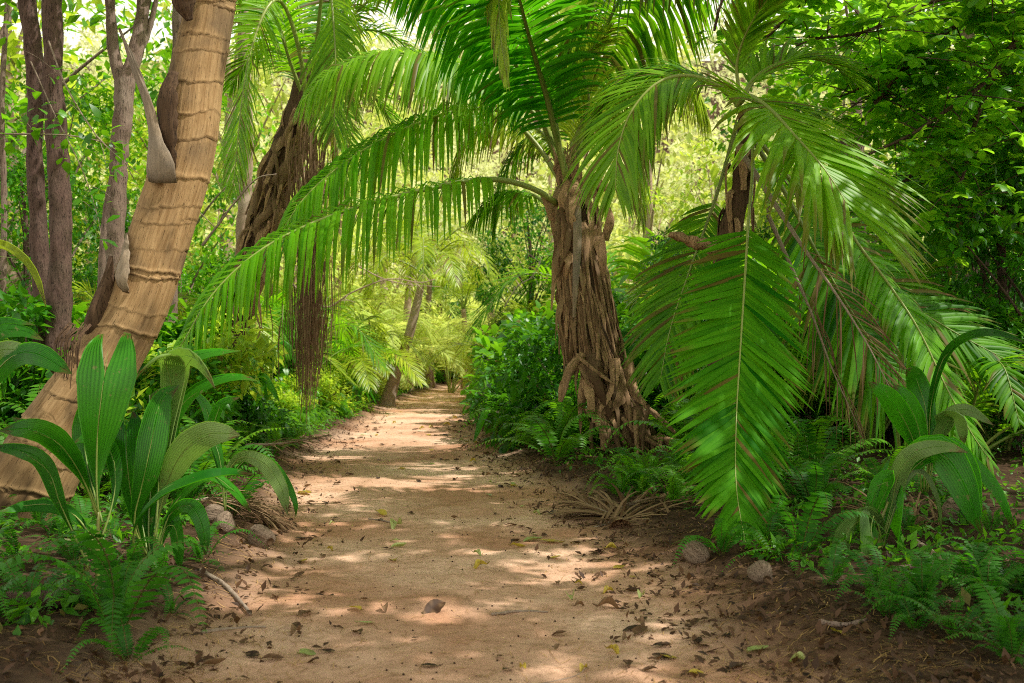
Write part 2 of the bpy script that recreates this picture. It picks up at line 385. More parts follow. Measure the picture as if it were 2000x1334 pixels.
palmA = thing('coconut_palm', 'leaning ringed tan coconut palm trunk with two grey split sheaths', 'palm tree', at(-20, 1090, 7.9))
PA = [(-40, 1130, 7.7), (0, 1040, 7.75), (50, 955, 7.8), (118, 840, 7.9), (200, 715, 8), (266, 595, 8.05), (316, 450, 8.1), (362, 300, 8.15), (384, 150, 8.2), (412, 0, 8.25), (430, -200, 8.3), (440, -420, 8.4), (445, -700, 8.5)]
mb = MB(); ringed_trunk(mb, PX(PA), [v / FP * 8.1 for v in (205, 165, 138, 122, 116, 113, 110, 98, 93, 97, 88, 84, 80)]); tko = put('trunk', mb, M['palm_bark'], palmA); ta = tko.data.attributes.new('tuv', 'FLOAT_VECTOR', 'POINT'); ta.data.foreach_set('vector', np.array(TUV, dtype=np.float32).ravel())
# root boss at the base
mb = MB(); tube(mb, PX([(-60, 1230, 7.6), (-10, 1075, 7.75), (40, 975, 7.8)]), [.62, .46, .31], n=24, k=28, rough=.35); put('root_boss', mb, M['husk_dark'], palmA)
# clasping sheaths with pointed stubs
def boot(root, pix, ws, mat, name='leaf_sheath', curl=.75, c=(.3, 0, 0), up=(.15, -1, .1), sd=1, rag=.06):
    mb = MB(); P = curve(PX(pix), 30); T, U, S = frames(P, up); vs = []; cs = []; m = 12
    for i in range(30):
        t = i / 29; w = interp(t, *zip(*ws))
        for j in range(m + 1):
            u = j / m * 2 - 1; an = u * 1.35 * curl; w2 = w * (1 + rag * abs(u) * noise.noise(Vector((t * 14, u, sd * 3.))))
            th = .010 * noise.noise(Vector((u * 3, t * 6, sd)))
            vs.append(P[i] + S[i] * (math.sin(an) / 1.0) * w2 * (1.2 if curl < .7 else 1) + U[i] * ((math.cos(an) - 1) * w2 * .9 + th)); cs.append((c[0], c[1] + (.5 if t < .06 else 0) + .3 * max(0, abs(u) - .8) * 5 * (1 if r_(sd, i) > .5 else .4), 0))  # dark bottom rim, a shadow painted where the sheath meets the trunk
    fs = [(i * (m + 1) + j, i * (m + 1) + j + 1, (i + 1) * (m + 1) + j + 1, (i + 1) * (m + 1) + j) for i in range(29) for j in range(m)]
    mb.add(vs, fs, cs)
    o = put(name, mb, mat, root); s = o.modifiers.new('th', 'SOLIDIFY'); s.thickness = .012
    return o
def r_(a, b): return (math.sin(a * 12.9 + b * 78.2) * 43758.5) % 1
boot(palmA, [(310, 358, 7.80), (305, 325, 7.76), (300, 290, 7.78), (297, 250, 7.82), (286, 200, 7.84), (262, 135, 7.86), (232, 55, 7.88)], ((0, .152), (.10, .155), (.16, .135), (.24, .095), (.34, .060), (.5, .048), (.7, .036), (.9, .018), (1, .004)), M['sheath'], curl=.62, up=(-.35, -1, .1))
boot(palmA, [(232, 562, 7.82), (230, 545, 7.76), (238, 510, 7.78), (243, 480, 7.84), (247, 455, 7.9)], ((0, .11), (.10, .115), (.35, .085), (.7, .045), (1, .012)), M['sheath'], sd=4, curl=.6, up=(-.5, -1, .1), rag=.2)
boot(palmA, [(338, 345, 7.86), (326, 290, 7.83), (318, 230, 7.82), (318, 180, 7.84), (334, 138, 7.9)], ((0, .02), (.2, .07), (.4, .11), (.7, .135), (1, .07)), M['husk_dark'], name='fibre_mat', sd=7, rag=.35, up=(-.5, -1, .1))
boot(palmA, [(370, 40, 7.9), (358, 0, 7.85), (365, -50, 7.85)], ((0, .03), (.4, .11), (1, .08)), M['husk_dark'], name='fibre_mat', sd=8)
boot(palmA, [(185, 690, 7.9), (182, 640, 7.8), (195, 590, 7.8), (210, 545, 7.85), (216, 500, 7.9)], ((0, .07), (.3, .10), (.7, .07), (1, .02)), M['husk_dark'], name='fibre_mat', sd=9)
mb = MB()
for i in range(22):
    x = 112 + i * 2.2; ribbon(mb, PX([(x + 20, 640 + R.uniform(-12, 12), 7.75), (x + R.uniform(-6, 6), 665, 7.62), (x - 8 + R.uniform(-8, 8), 700 + R.uniform(-20, 60), 7.6)]), .007, c=(R.random(), 0, 0), sd=i, ragged=.3, n=8)
put('loose_fibre', mb, M['husk_dark'], palmA)
for i in range(9):   # crown of the leaning palm, above the frame
    a = i * 2.4; top = at(445, -700, 8.5); d = Vector((math.cos(a), math.sin(a), 0)); h = .9 if i % 2 else .3
    add_frond(palmA, dict(pts=[top, top + d * .8 + Vector((0, 0, h)), top + d * 2. + Vector((0, 0, h + .1)), top + d * 3.1 + Vector((0, 0, h - .9)), top + d * 3.7 + Vector((0, 0, h - 2.))], n=60, L=.8, w=.022, droop=.5, sd=50 + i), M['frond'])

# ---- shaggy palm in the middle
palmM = thing('coconut_palm', 'shaggy young coconut palm wrapped in dead brown sheaths beside the path', 'palm tree', at(1245, 900, 13.5))
mb = MB(); tube(mb, PX([(1310, 960, 13.6), (1255, 880, 13.6), (1205, 800, 13.6), (1165, 710, 13.6), (1145, 610, 13.6), (1132, 500, 13.6), (1125, 420, 13.6), (1115, 350, 13.6)]), [.34, .31, .27, .23, .215, .22, .27, .14], n=60, k=22, rough=.35, sd=2)
put('trunk', mb, M['husk_dark'], palmM)
mb = MB()
rr = random.Random(11)
def axM(py): return interp(py, [350, 420, 500, 610, 710, 800, 880, 940], [1115, 1125, 1132, 1145, 1165, 1205, 1255, 1300])
hm = []
# big clasping sheaths round the upper trunk
for i in range(22):
    yy = 372 + i * 9 + rr.uniform(-8, 8); a = i * 2.4; cx = axM(yy); rad = (46 + 6 * math.sin(i)) * (1 if i > 3 else .75)
    x0 = cx + math.sin(a) * rad; dY = 13.6 - math.cos(a) * .32
    if math.cos(a) < -.4: continue
    ln = rr.uniform(70, 150); fl = math.sin(a) * rr.uniform(0, 26)
    m2 = MB()
    ribbon(m2, PX([(x0 - fl * .3, yy - 28, dY + .12), (x0 + fl * .5, yy, dY - .04), (x0 + fl * .6, yy + ln * .5, dY - .10), (x0 + fl * rr.uniform(-.2, .8), yy + ln, dY + rr.uniform(-.12, .0))]), rr.uniform(.08, .17), up=(math.sin(a), -math.cos(a) - .2, .1), n=14, curl=.55, c=(rr.uniform(.1, 1), rr.choice([0, 0, .4]), 0), wp=((0, .5), (.15, 1), (.5, .8), (.8, .45), (1, .15)), sd=i, ragged=.12)
    put('leaf_sheath', m2, M['husk'], palmM)
# petiole stubs flaring at the top
for pix, w in (([(1165, 385, 13.4), (1160, 366, 13.35), (1185, 368, 13.3), (1200, 376, 13.3)], .085), ([(1080, 430, 13.4), (1068, 395, 13.3), (1052, 372, 13.3)], .05),
               ([(1110, 420, 13.3), (1105, 385, 13.24), (1108, 352, 13.3)], .10), ([(1128, 400, 13.3), (1124, 372, 13.2), (1128, 352, 13.3)], .09), ([(1180, 470, 13.4), (1192, 430, 13.3), (1186, 395, 13.35)], .06)):
    m2 = MB(); ribbon(m2, PX(pix), w, n=12, curl=.7, c=(.8, 0, 0), wp=((0, 1), (.5, 1), (1, .3)), ragged=.1, sd=int(w * 100)); put('petiole_stub', m2, M['husk'], palmM)
# grey hanging petiole strap
m2 = MB(); ribbon(m2, PX([(1127, 405, 13.15), (1128, 440, 13.1), (1127, 500, 13.08), (1124, 560, 13.1), (1121, 620, 13.15)]), .058, n=16, curl=.4, c=(.2, 0, 0), wp=((0, .9), (.3, 1), (.7, .7), (1, .3))); put('hanging_petiole', m2, M['sheath'], palmM)
# long loose dead leaflets hanging down the trunk
mb3 = MB()
for i in range(230):
    a = rr.uniform(-1.6, 1.6); y0 = rr.choice([rr.uniform(470, 600), rr.uniform(480, 700)]); ln = rr.uniform(120, 260)
    cx = axM(y0); sk = math.sin(a); x0 = cx + sk * 44; y1 = min(y0 + ln, (745 if sk < .1 else 860) + rr.uniform(-50, 10))
    x1 = axM(min(y1, 760)) + sk * (48 + rr.uniform(-6, 12)) - (8 if sk < .2 else 0)
    Y0 = 13.55 - math.cos(a) * .33
    ribbon(mb if i % 3 else mb3, PX([(x0, y0, Y0), ((x0 + x1) / 2 + rr.uniform(-9, 9), (y0 + y1) / 2, Y0 - .07), (x1 + rr.uniform(-8, 8), y1, Y0 - .02 + rr.uniform(-.1, .1))]), rr.choice([.007, .010, .014, .022, .035]), up=(sk + rr.uniform(-.6, .6), -1, 0), n=9, curl=.5, c=(rr.random() ** 2, rr.choice([0, 0, 0, .5, .9]), 0), sd=i, ragged=.1)
put('dead_leaflets', mb, M['husk'], palmM)['kind'] = 'stuff'; put('dead_leaflets', mb3, M['dead'], palmM)['kind'] = 'stuff'
# bent dead stalks and boots at the base
for i, (pix, w, c) in enumerate((
        ([(1140, 690, 13.1), (1115, 720, 13.0), (1102, 755, 12.95), (1095, 785, 12.95)], .11, .7), ([(1125, 690, 13.1), (1160, 720, 12.95), (1200, 750, 12.9)], .05, .5),
        ([(1168, 650, 13.1), (1170, 720, 13.0), (1172, 790, 12.95)], .045, .9), ([(1205, 700, 13.1), (1220, 760, 13.0), (1232, 815, 13.0), (1236, 850, 13.0)], .10, .8),
        ([(1230, 700, 13.15), (1240, 760, 13.05), (1262, 790, 13.0)], .13, .9), ([(1243, 800, 12.9), (1244, 850, 12.85), (1248, 905, 12.8)], .055, 1.), ([(1268, 790, 12.95), (1258, 840, 12.85), (1256, 890, 12.8)], .04, .2),
        ([(1150, 790, 13.05), (1175, 815, 12.95), (1188, 850, 12.95), (1180, 880, 12.95)], .17, .75), ([(1258, 790, 13.0), (1290, 815, 13.0), (1320, 845, 13.0)], .07, .7), ([(1215, 815, 12.95), (1255, 850, 12.9), (1305, 880, 12.9)], .06, .4),
        ([(1285, 850, 13.1), (1330, 870, 13.1), (1380, 880, 13.2)], .12, .6), ([(1165, 800, 13.1), (1155, 850, 13.0), (1160, 890, 13.0)], .06, .3), ([(1200, 840, 12.85), (1212, 880, 12.8), (1216, 930, 12.8)], .05, .1))):
    m2 = MB(); ribbon(m2, PX(pix), w * .62, up=(.2, -1, .3), n=14, curl=.8, c=(c * .35, 0 if c > .3 else .5, 0), wp=((0, .7), (.3, 1), (.8, .8), (1, .4)), sd=i, ragged=.12); put('dead_boot', m2, M['husk'], palmM)

top = (1112, 345, 13.6)
FM = [
 # big arching frond toward the left, hanging leaflets
 (dict(pts=PX([(1088, 398, 13.4), (1040, 368, 13.1), (960, 350, 12.8), (850, 366, 12.4), (720, 398, 12.0), (600, 440, 11.6), (500, 495, 11.2), (415, 575, 10.9), (352, 678, 10.7)]), n=100, L=1.28, w=.025, a0=72, a1=42, lift=16, droop=1.2, start=.19, rad=.045, sd=1, tint=.8, tipb=.1, brown=.02, up=(0, -.25, 1)), 'frond'),
 (dict(pts=PX([(1098, 360, 13.7), (1050, 285, 13.9), (985, 222, 13.8), (930, 212, 13.6), (850, 228, 13.3), (740, 276, 13), (650, 335, 12.7), (590, 392, 12.5), (555, 445, 12.4)]), n=96, L=1.3, w=.025, a0=72, a1=42, lift=16, droop=1.15, start=.30, rad=.04, sd=2, tint=.8, tipb=.1, brown=.02, up=(0, -.3, 1)), 'frond'),
 (dict(pts=PX([(1105, 340, 13.7), (1060, 240, 13.6), (980, 175, 13.4), (900, 128, 13.2), (800, 104, 13), (710, 112, 12.9), (640, 146, 12.8), (596, 190, 12.8)]), n=120, L=1.35, w=.024, a0=75, a1=40, lift=10, droop=.95, start=.25, rad=.04, sd=3, tint=.7, up=(0, -.4, 1)), 'frond_pale'),
 # tall dark fronds rising from the crown and leaning at the viewer
 (dict(pts=PX([(1108, 352, 13.4), (1092, 290, 13.1), (1068, 190, 12.6), (1040, 95, 12.0), (1015, 0, 11.3), (985, -110, 10.5), (960, -190, 9.6)]), n=96, L=1.22, w=.027, a0=74, a1=45, lift=-6, droop=.5, start=.18, rad=.05, sd=4, tint=.35, up=(0, 1, .25), tipb=.1, brown=0), 'frond_deep'),
 (dict(pts=PX([(1100, 350, 13.5), (1065, 250, 13.3), (1020, 150, 12.9), (970, 65, 12.5), (905, -5, 12.0), (830, -60, 11.5), (740, -90, 11)]), n=96, L=1.08, w=.025, a0=76, a1=42, lift=-4, droop=.95, start=.24, rad=.045, sd=5, tint=.45, up=(0, .8, .5), tipb=.1, brown=0), 'frond_deep'),
 (dict(pts=PX([(1118, 345, 13.6), (1135, 240, 13.5), (1165, 110, 13.1), (1210, 0, 12.6), (1280, -70, 12.1), (1360, -85, 11.6), (1430, -50, 11.3)]), n=100, L=1.55, w=.029, a0=82, a1=50, lift=6, droop=1.2, start=.3, rad=.045, sd=6, tint=.4, up=(0, .2, 1), brown=.04), 'frond'),
 (dict(pts=PX([(1100, 350, 13.7), (1080, 240, 13.9), (1020, 120, 14.2), (930, 30, 14.5), (830, -20, 14.8), (720, -30, 15)]), n=80, L=1.1, w=.02, droop=.8, start=.25, rad=.04, sd=7, tint=.6, up=(0, 0, 1)), 'frond_pale'),
 # yellow green hanging tail at 980
 (dict(pts=PX([(1105, 350, 13.2), (1075, 190, 12.8), (1030, 20, 12.2), (990, -70, 11.6), (975, -20, 11.1), (978, 70, 11), (990, 150, 11)]), n=56, L=.55, w=.016, a0=50, a1=12, droop=1.3, start=.55, rad=.035, sd=8, tint=.8, up=(0, -.2, 1)), 'frond_yellow'),
 # inner drooping yellow-green fronds behind the trunk
 (dict(pts=PX([(1108, 345, 13.8), (1075, 280, 14.1), (1020, 235, 14.3), (960, 235, 14.4), (905, 290, 14.5), (880, 370, 14.5)]), n=70, L=.9, w=.018, droop=.9, start=.2, rad=.04, sd=9, tint=.6), 'frond_yellow'),
 (dict(pts=PX([(1110, 345, 13.9), (1090, 290, 14.2), (1050, 270, 14.4), (1005, 300, 14.5), (975, 370, 14.5), (965, 450, 14.4)]), n=64, L=.8, w=.018, droop=.8, start=.2, rad=.04, sd=10, tint=.4), 'frond'),
 (dict(pts=PX([(1118, 345, 13.8), (1145, 270, 14.1), (1190, 240, 14.2), (1230, 275, 14.2), (1250, 350, 14.1), (1252, 430, 14)]), n=64, L=.8, w=.018, droop=.8, start=.2, rad=.04, sd=11, tint=.6), 'frond_yellow'),
 (dict(pts=PX([(1115, 345, 13.9), (1130, 260, 14.2), (1170, 180, 14.5), (1230, 140, 14.8), (1300, 150, 15)]), n=64, L=.9, w=.018, droop=.6, start=.2, rad=.04, sd=12, tint=.5), 'frond'),
 (dict(pts=PX([(1116, 345, 13.5), (1125, 270, 13.3), (1150, 200, 13.1), (1140, 120, 12.9), (1190, 60, 12.6)]), n=50, L=.75, w=.016, a0=45, a1=20, droop=.7, start=.2, rad=.04, sd=13, tint=.8), 'frond_yellow'),
 (dict(pts=PX([(1112, 345, 13.8), (1120, 230, 14), (1110, 100, 14.2), (1075, -10, 14.3), (1020, -60, 14.3)]), n=90, L=1.2, w=.024, a0=72, droop=.7, start=.2, rad=.04, sd=16, tint=.8), 'frond_yellow'),
 (dict(pts=PX([(1118, 345, 13.7), (1150, 250, 13.8), (1200, 170, 13.8), (1270, 130, 13.8), (1340, 160, 13.8), (1380, 230, 13.8)]), n=90, L=1.1, w=.022, a0=78, droop=1.1, start=.25, rad=.035, sd=17, tint=.7), 'frond_yellow'),
 (dict(pts=PX([(1085, 420, 13.7), (1040, 380, 14), (980, 380, 14.3), (920, 430, 14.5)]), n=50, L=.7, w=.018, droop=.8, start=.3, rad=.03, sd=14, tint=.4), 'frond'),
]
for sp, mt in FM: add_frond(palmM, sp, M[mt])
# ragged fibre at the growing point
mb = MB()
for i in range(26):
    a = rr.uniform(-1.5, 1.5); p = (1112 + math.sin(a) * 22, 355 + rr.uniform(-10, 12), 13.35)
    ribbon(mb, PX([p, (p[0] + rr.uniform(-10, 10), p[1] - rr.uniform(20, 50), 13.3), (p[0] + rr.uniform(-24, 24), p[1] - rr.uniform(30, 70), 13.3)]), .02, c=(rr.random(), 0, 0), n=7, ragged=.3, sd=i)
put('loose_fibre', mb, M['husk'], palmM)

for i in range(30):
    t = rr.random(); py = 700 + t * 190; cx = axM(py) + rr.uniform(-48, 40); Yf = 13.2 - rr.uniform(0, .25); a = rr.choice([-1, 1, 1]); ln = rr.uniform(35, 95)
    m2 = MB(); ribbon(m2, PX([(cx, py - 20, Yf + .1), (cx + a * rr.uniform(0, 22), py + ln * .4, Yf - .06), (cx + a * rr.uniform(5, 50), py + ln, Yf)]), rr.uniform(.03, .12), up=(rr.uniform(-.9, .9), -1, rr.uniform(-.2, .5)), n=12, curl=rr.uniform(.0, .6), c=(rr.random() * .8, rr.choice([0, 0, .4, .8]), 0), sd=i + 90, ragged=.25); put('dead_boot', m2, M['dead'] if i % 2 else M['husk'], palmM)
def peel(root, ax, ya, yb, Yc, rad, n, k, sd):
    r = random.Random(sd)
    for i in range(n):
        y = ya + (yb - ya) * (i + .5) / n; a = r.uniform(-1.7, 1.7); cx = ax(y); sx = math.sin(a); out = r.uniform(.15, .9) * (1 if r.random() < .6 else .3); ln = r.uniform(45, 120) * k; f = Yc - math.cos(a) * rad / FP * Yc
        x = cx + sx * rad; m2 = MB()
        ribbon(m2, PX([(x - sx * 6, y - 24 * k, f + .05), (x + sx * out * 16 * k, y, f - .10), (x + sx * out * 34 * k + r.uniform(-8, 8), y + ln * .45, f - .18), (x + sx * out * 22 * k + r.uniform(-14, 14), y + ln, f - .08)]), r.choice([.02, .035, .05, .08]), up=(sx * .6 + r.uniform(-.8, .8), -1, .3), n=14, curl=r.uniform(-.2, .9), c=(r.choice([.5, .9, 1.]), r.choice([0, 0, 0, .7]), 0), wp=((0, .6), (.2, 1), (.6, .6), (1, .1)), sd=i, ragged=.3)
        put('peeling_sheath', m2, M['dead'] if i % 3 else M['husk'], root)
peel(palmM, axM, 385, 850, 13.55, 38, 40, 1., 61)
# ---- palm on the right with the great hanging frond
palmR = thing('coconut_palm', 'coconut palm with one huge flat green frond hanging to the ground', 'palm tree', at(1430, 1010, 9.6))
mb = MB(); tube(mb, PX([(1410, 1050, 9.6), (1408, 850, 9.6), (1412, 650, 9.6), (1425, 480, 9.6), (1452, 330, 9.6), (1455, 210, 9.6)]), [.15, .13, .11, .10, .10, .06], n=50, k=18, rough=.5, sd=5); put('trunk', mb, M['husk_dark'], palmR)
mb = MB(); tube(mb, PX([(1395, 485, 9.35), (1365, 476, 9.25), (1335, 466, 9.2), (1308, 458, 9.15)]), [.065, .055, .045, .025], n=16, k=10, rough=.9); put('broken_stub', mb, M['husk'], palmR)
for i in range(16):
    yy = 300 + i * 18; a = i * 2.4
    if math.cos(a) < -.5: continue
    cx = interp(yy, [210, 330, 480, 650], [1455, 1452, 1425, 1412]); m2 = MB()
    x0 = cx + math.sin(a) * 24; dY = 9.6 - math.cos(a) * .14; ln = rr.uniform(50, 120)
    ribbon(m2, PX([(x0, yy - 20, dY + .05), (x0 + math.sin(a) * 12, yy, dY - .03), (x0 + math.sin(a) * 8 + rr.uniform(-8, 8), yy + ln, dY)]), rr.uniform(.03, .07), up=(math.sin(a), -math.cos(a), .1), n=10, curl=.6, c=(rr.random() * .7, rr.choice([0, .5]), 0), sd=i, ragged=.15); put('leaf_sheath', m2, M['husk'], palmR)
FR = [
 (dict(pts=PX([(1452, 215, 9.5), (1468, 250, 9.2), (1470, 330, 8.9), (1462, 430, 8.65), (1455, 540, 8.45), (1446, 680, 8.0), (1438, 820, 7.6), (1438, 950, 7.1), (1458, 1072, 6.65)]), n=122, L=.77, w=.023, a0=66, a1=24, lift=-3, droop=.06, start=.33, rad=.018, sd=21, tint=.62, up=(.05, -1, .1), jit=.9, tipb=.2, brown=.03, vf=.25, prof=((0, .55), (.12, .85), (.3, 1), (.6, .88), (.85, .58), (1, .28))), 'frond_matte', 'huge flat green frond hanging straight down'),
 (dict(pts=PX([(1440, 205, 9.4), (1462, 188, 9.0), (1505, 215, 8.7), (1555, 268, 8.4), (1600, 318, 8.2), (1632, 362, 8.1), (1655, 400, 8.0)]), n=78, L=1.08, w=.026, a0=66, a1=28, lift=5, droop=.28, start=.08, rad=.032, sd=22, tint=.75, up=(.25, -.7, .75), brown=.05, tipb=.6, prof=((0, .5), (.2, .8), (.5, 1), (.8, 1), (1, .85))), 'frond_pale', 'pale frond arching over with browned leaflet tips'),
 (dict(pts=PX([(1450, 215, 9.6), (1540, 260, 9.5), (1620, 350, 9.4), (1662, 455, 9.3), (1732, 550, 9.2), (1792, 640, 9.0), (1850, 760, 8.8), (1900, 850, 8.7), (1935, 900, 8.6)]), n=84, L=.6, w=.022, a0=70, a1=30, lift=-12, droop=.4, start=.40, rad=.028, sd=23, tint=.7, up=(.3, -.6, .6), tipb=.3), 'frond', None),
 (dict(pts=PX([(1446, 200, 9.6), (1478, 150, 9.7), (1540, 118, 9.8), (1610, 120, 9.9), (1672, 160, 10)]), n=60, L=.62, w=.018, a0=50, a1=25, lift=15, droop=.3, start=.15, rad=.03, sd=24, tint=.75, up=(0, -.4, 1)), 'frond_pale', None),
 (dict(pts=PX([(1442, 205, 9.5), (1410, 170, 9.4), (1345, 148, 9.3), (1285, 162, 9.2), (1235, 215, 9.1), (1208, 290, 9.0), (1202, 370, 9.0)]), n=84, L=.95, w=.017, a0=62, a1=26, lift=-5, droop=.5, start=.18, rad=.028, sd=25, tint=.75, up=(-.3, -.55, .8), sides=(1, 1)), 'frond_pale', None),
 (dict(pts=PX([(1444, 205, 9.7), (1390, 160, 9.8), (1320, 138, 9.9), (1240, 155, 10), (1180, 205, 10.1), (1150, 265, 10.2)]), n=70, L=.7, w=.024, a0=60, a1=30, lift=5, droop=.4, start=.2, rad=.028, sd=26, tint=.2, up=(0, -.2, 1)), 'frond', None),
 # fronds behind, fanning to the lower right
 (dict(pts=PX([(1450, 240, 9.8), (1530, 370, 9.9), (1610, 520, 9.9), (1690, 650, 9.8), (1760, 740, 9.7), (1830, 830, 9.6)]), n=86, L=1.1, w=.024, a0=66, a1=28, lift=-4, droop=.12, start=.28, rad=.028, sd=27, tint=.4, up=(.2, -1, .3)), 'frond', None),
 (dict(pts=PX([(1455, 240, 10), (1600, 420, 10.4), (1730, 560, 10.6), (1850, 640, 10.6), (1960, 700, 10.5)]), n=84, L=1.1, w=.023, a0=64, a1=28, lift=-4, droop=.22, start=.3, rad=.028, sd=28, tint=.5, up=(.1, -.8, .6)), 'frond', None),
 (dict(pts=PX([(1440, 240, 9.9), (1400, 380, 10.0), (1350, 520, 10.0), (1310, 640, 9.9), (1290, 740, 9.8)]), n=64, L=.8, w=.019, a0=60, a1=26, lift=-4, droop=.25, start=.3, rad=.025, sd=29, tint=.5, up=(-.2, -1, .3)), 'frond', None),
 (dict(pts=PX([(1446, 200, 9.5), (1440, 120, 9.4), (1470, 40, 9.1), (1530, -40, 8.7)]), n=44, L=.45, w=.017, a0=45, a1=20, droop=.2, start=.2, rad=.02, sd=30, tint=.6), 'frond_pale', None),
]
for sp, mt, lb in FR: add_frond(palmR, sp, M[mt], label=lb)
# dead thin-leaved frond leaning among the green ones
o = add_frond(palmR, dict(pts=PX([(1450, 300, 9.3), (1560, 470, 8.8), (1630, 570, 8.6), (1690, 665, 8.5), (1742, 765, 8.4)]), n=26, L=.7, w=.006, a0=40, a1=20, lift=0, droop=.5, start=.45, rad=.028, sd=31, tint=.6, up=(0, -1, .3), sides=(.5, .8), brown=.4), M['dead'], M['stick'], 'dead frond with bare grey stalk and thin brown leaflets')
add_frond(palmR, dict(pts=PX([(1500, 420, 9.6), (1580, 600, 9.2), (1625, 720, 9.1), (1680, 840, 9.0)]), n=14, L=.7, w=.005, a0=30, a1=15, droop=.9, start=.3, rad=.022, sd=32, tint=.4, up=(0, -1, .3), brown=.5), M['dead'], M['stick'])

# ---- dark shaggy palm at mid left, dead brown bundle hanging from it
palmL = thing('coconut_palm', 'dark shaggy palm with a long brown dead bundle hanging beside its trunk', 'palm tree', at(455, 800, 17))
mb = MB(); tube(mb, PX([(445, 830, 17), (455, 730, 17), (470, 620, 17), (495, 500, 17), (525, 400, 17), (555, 310, 17), (585, 230, 17), (600, 120, 17)]), [.22, .20, .19, .22, .24, .27, .27, .16], n=60, k=20, rough=.2, sd=9); put('trunk', mb, M['husk_dark'], palmL)
for i in range(95):
    yy = 215 + i * 3.6 + rr.uniform(-6, 6); a = i * 2.4
    if math.cos(a) < -.45: continue
    cx = interp(yy, [230, 310, 400, 500, 620], [585, 555, 525, 495, 470]); rad = 30
    x0 = cx + math.sin(a) * rad; dY = 17 - math.cos(a) * .33; ln = rr.uniform(50, 110); m2 = MB()
    ribbon(m2, PX([(x0 + 12, yy - 30, dY + .1), (x0 + math.sin(a) * 6, yy, dY - .08), (x0 - 14 + rr.uniform(-14, 10), yy + ln * .5, dY - .08), (x0 - 22 + rr.uniform(-20, 14), yy + ln, dY)]), rr.choice([.02, .035, .05, .09, .12]), up=(math.sin(a) + rr.uniform(-.7, .7), -math.cos(a) - .1, .2), n=12, curl=rr.uniform(.2, 1.1), c=(rr.uniform(0, .9), rr.choice([0, 0, .3, .8]), 0), sd=i, ragged=.3); put('leaf_sheath', m2, M['husk'], palmL)
peel(palmL, lambda y: interp(y, [230, 310, 400, 500, 620], [585, 555, 525, 495, 470]), 235, 640, 16.95, 32, 34, .8, 62)
FL = [
 (dict(pts=PX([(600, 210, 16.8), (585, 100, 16.3), (555, 10, 15.9), (525, 10, 15.5), (492, 90, 15.2), (474, 190, 15.0), (462, 300, 15), (455, 370, 15)]), n=95, L=1.0, w=.018, a0=60, a1=24, lift=0, droop=.28, start=.38, rad=.045, sd=41, tint=.75, up=(-.5, -.9, .3)), 'frond_pale'),
 (dict(pts=PX([(605, 200, 16.8), (618, 90, 16.2), (630, -20, 15.6), (642, -40, 15.2), (652, 50, 14.9), (656, 150, 14.8), (652, 260, 14.8)]), n=95, L=1.1, w=.018, a0=62, a1=24, lift=0, droop=.45, start=.40, rad=.045, sd=42, tint=.65, up=(0, -.9, .3)), 'frond_pale'),
 (dict(pts=PX([(603, 205, 17), (640, 60, 17.3), (700, -40, 17.6), (790, -30, 17.8), (880, 60, 18)]), n=90, L=1.5, w=.024, droop=.7, start=.2, rad=.04, sd=243, tint=.4), 'frond'),
 (dict(pts=PX([(603, 205, 17), (590, 60, 17.2), (560, -60, 17.4), (500, -70, 17.6), (440, 20, 17.8)]), n=90, L=1.5, w=.024, droop=.7, start=.2, rad=.04, sd=244, tint=.4), 'frond'),
 (dict(pts=PX([(605, 200, 16.9), (650, 90, 16.9), (710, 10, 16.8), (780, -20, 16.6), (840, 40, 16.4), (870, 130, 16.3)]), n=85, L=1.0, w=.018, a0=62, a1=26, droop=.6, start=.2, rad=.04, sd=43, tint=.5), 'frond'),
 (dict(pts=PX([(600, 210, 17), (580, 150, 17.3), (540, 100, 17.6), (490, 110, 17.8), (450, 170, 18)]), n=70, L=.9, w=.018, droop=.6, start=.2, rad=.04, sd=44, tint=.4), 'frond'),
 (dict(pts=PX([(605, 210, 17), (650, 160, 17.2), (710, 170, 17.4), (760, 230, 17.5), (790, 310, 17.6)]), n=75, L=1.0, w=.018, droop=.5, start=.2, rad=.04, sd=45, tint=.4), 'frond'),
 (dict(pts=PX([(605, 210, 17), (640, 120, 17.2), (700, 60, 17.4), (780, 80, 17.5), (830, 160, 17.6), (850, 240, 17.6)]), n=75, L=.9, w=.018, droop=.6, start=.2, rad=.04, sd=46, tint=.5), 'frond'),
 (dict(pts=PX([(598, 205, 16.9), (570, 130, 16.6), (540, 40, 16.2), (500, -40, 15.8), (440, -60, 15.3)]), n=75, L=.9, w=.018, droop=.6, start=.2, rad=.04, sd=47, tint=.5), 'frond'),
 (dict(pts=PX([(600, 215, 16.8), (630, 180, 16.5), (660, 220, 16.3), (680, 300, 16.3), (672, 380, 16.3)]), n=60, L=.8, w=.017, droop=.5, start=.2, rad=.035, sd=48, tint=.6), 'frond'),
]
for sp, mt in FL: add_frond(palmL, sp, M[mt])
add_frond(palmL, dict(pts=PX([(610, 225, 16.6), (640, 240, 16.4), (655, 300, 16.3), (660, 380, 16.3)]), n=30, L=.4, w=.02, a0=30, a1=10, droop=.9, start=.2, rad=.04, sd=49, tint=1., brown=.3), M['fallen_yellow'], M['husk'], 'yellowing dying frond stalk')
bund = MB()
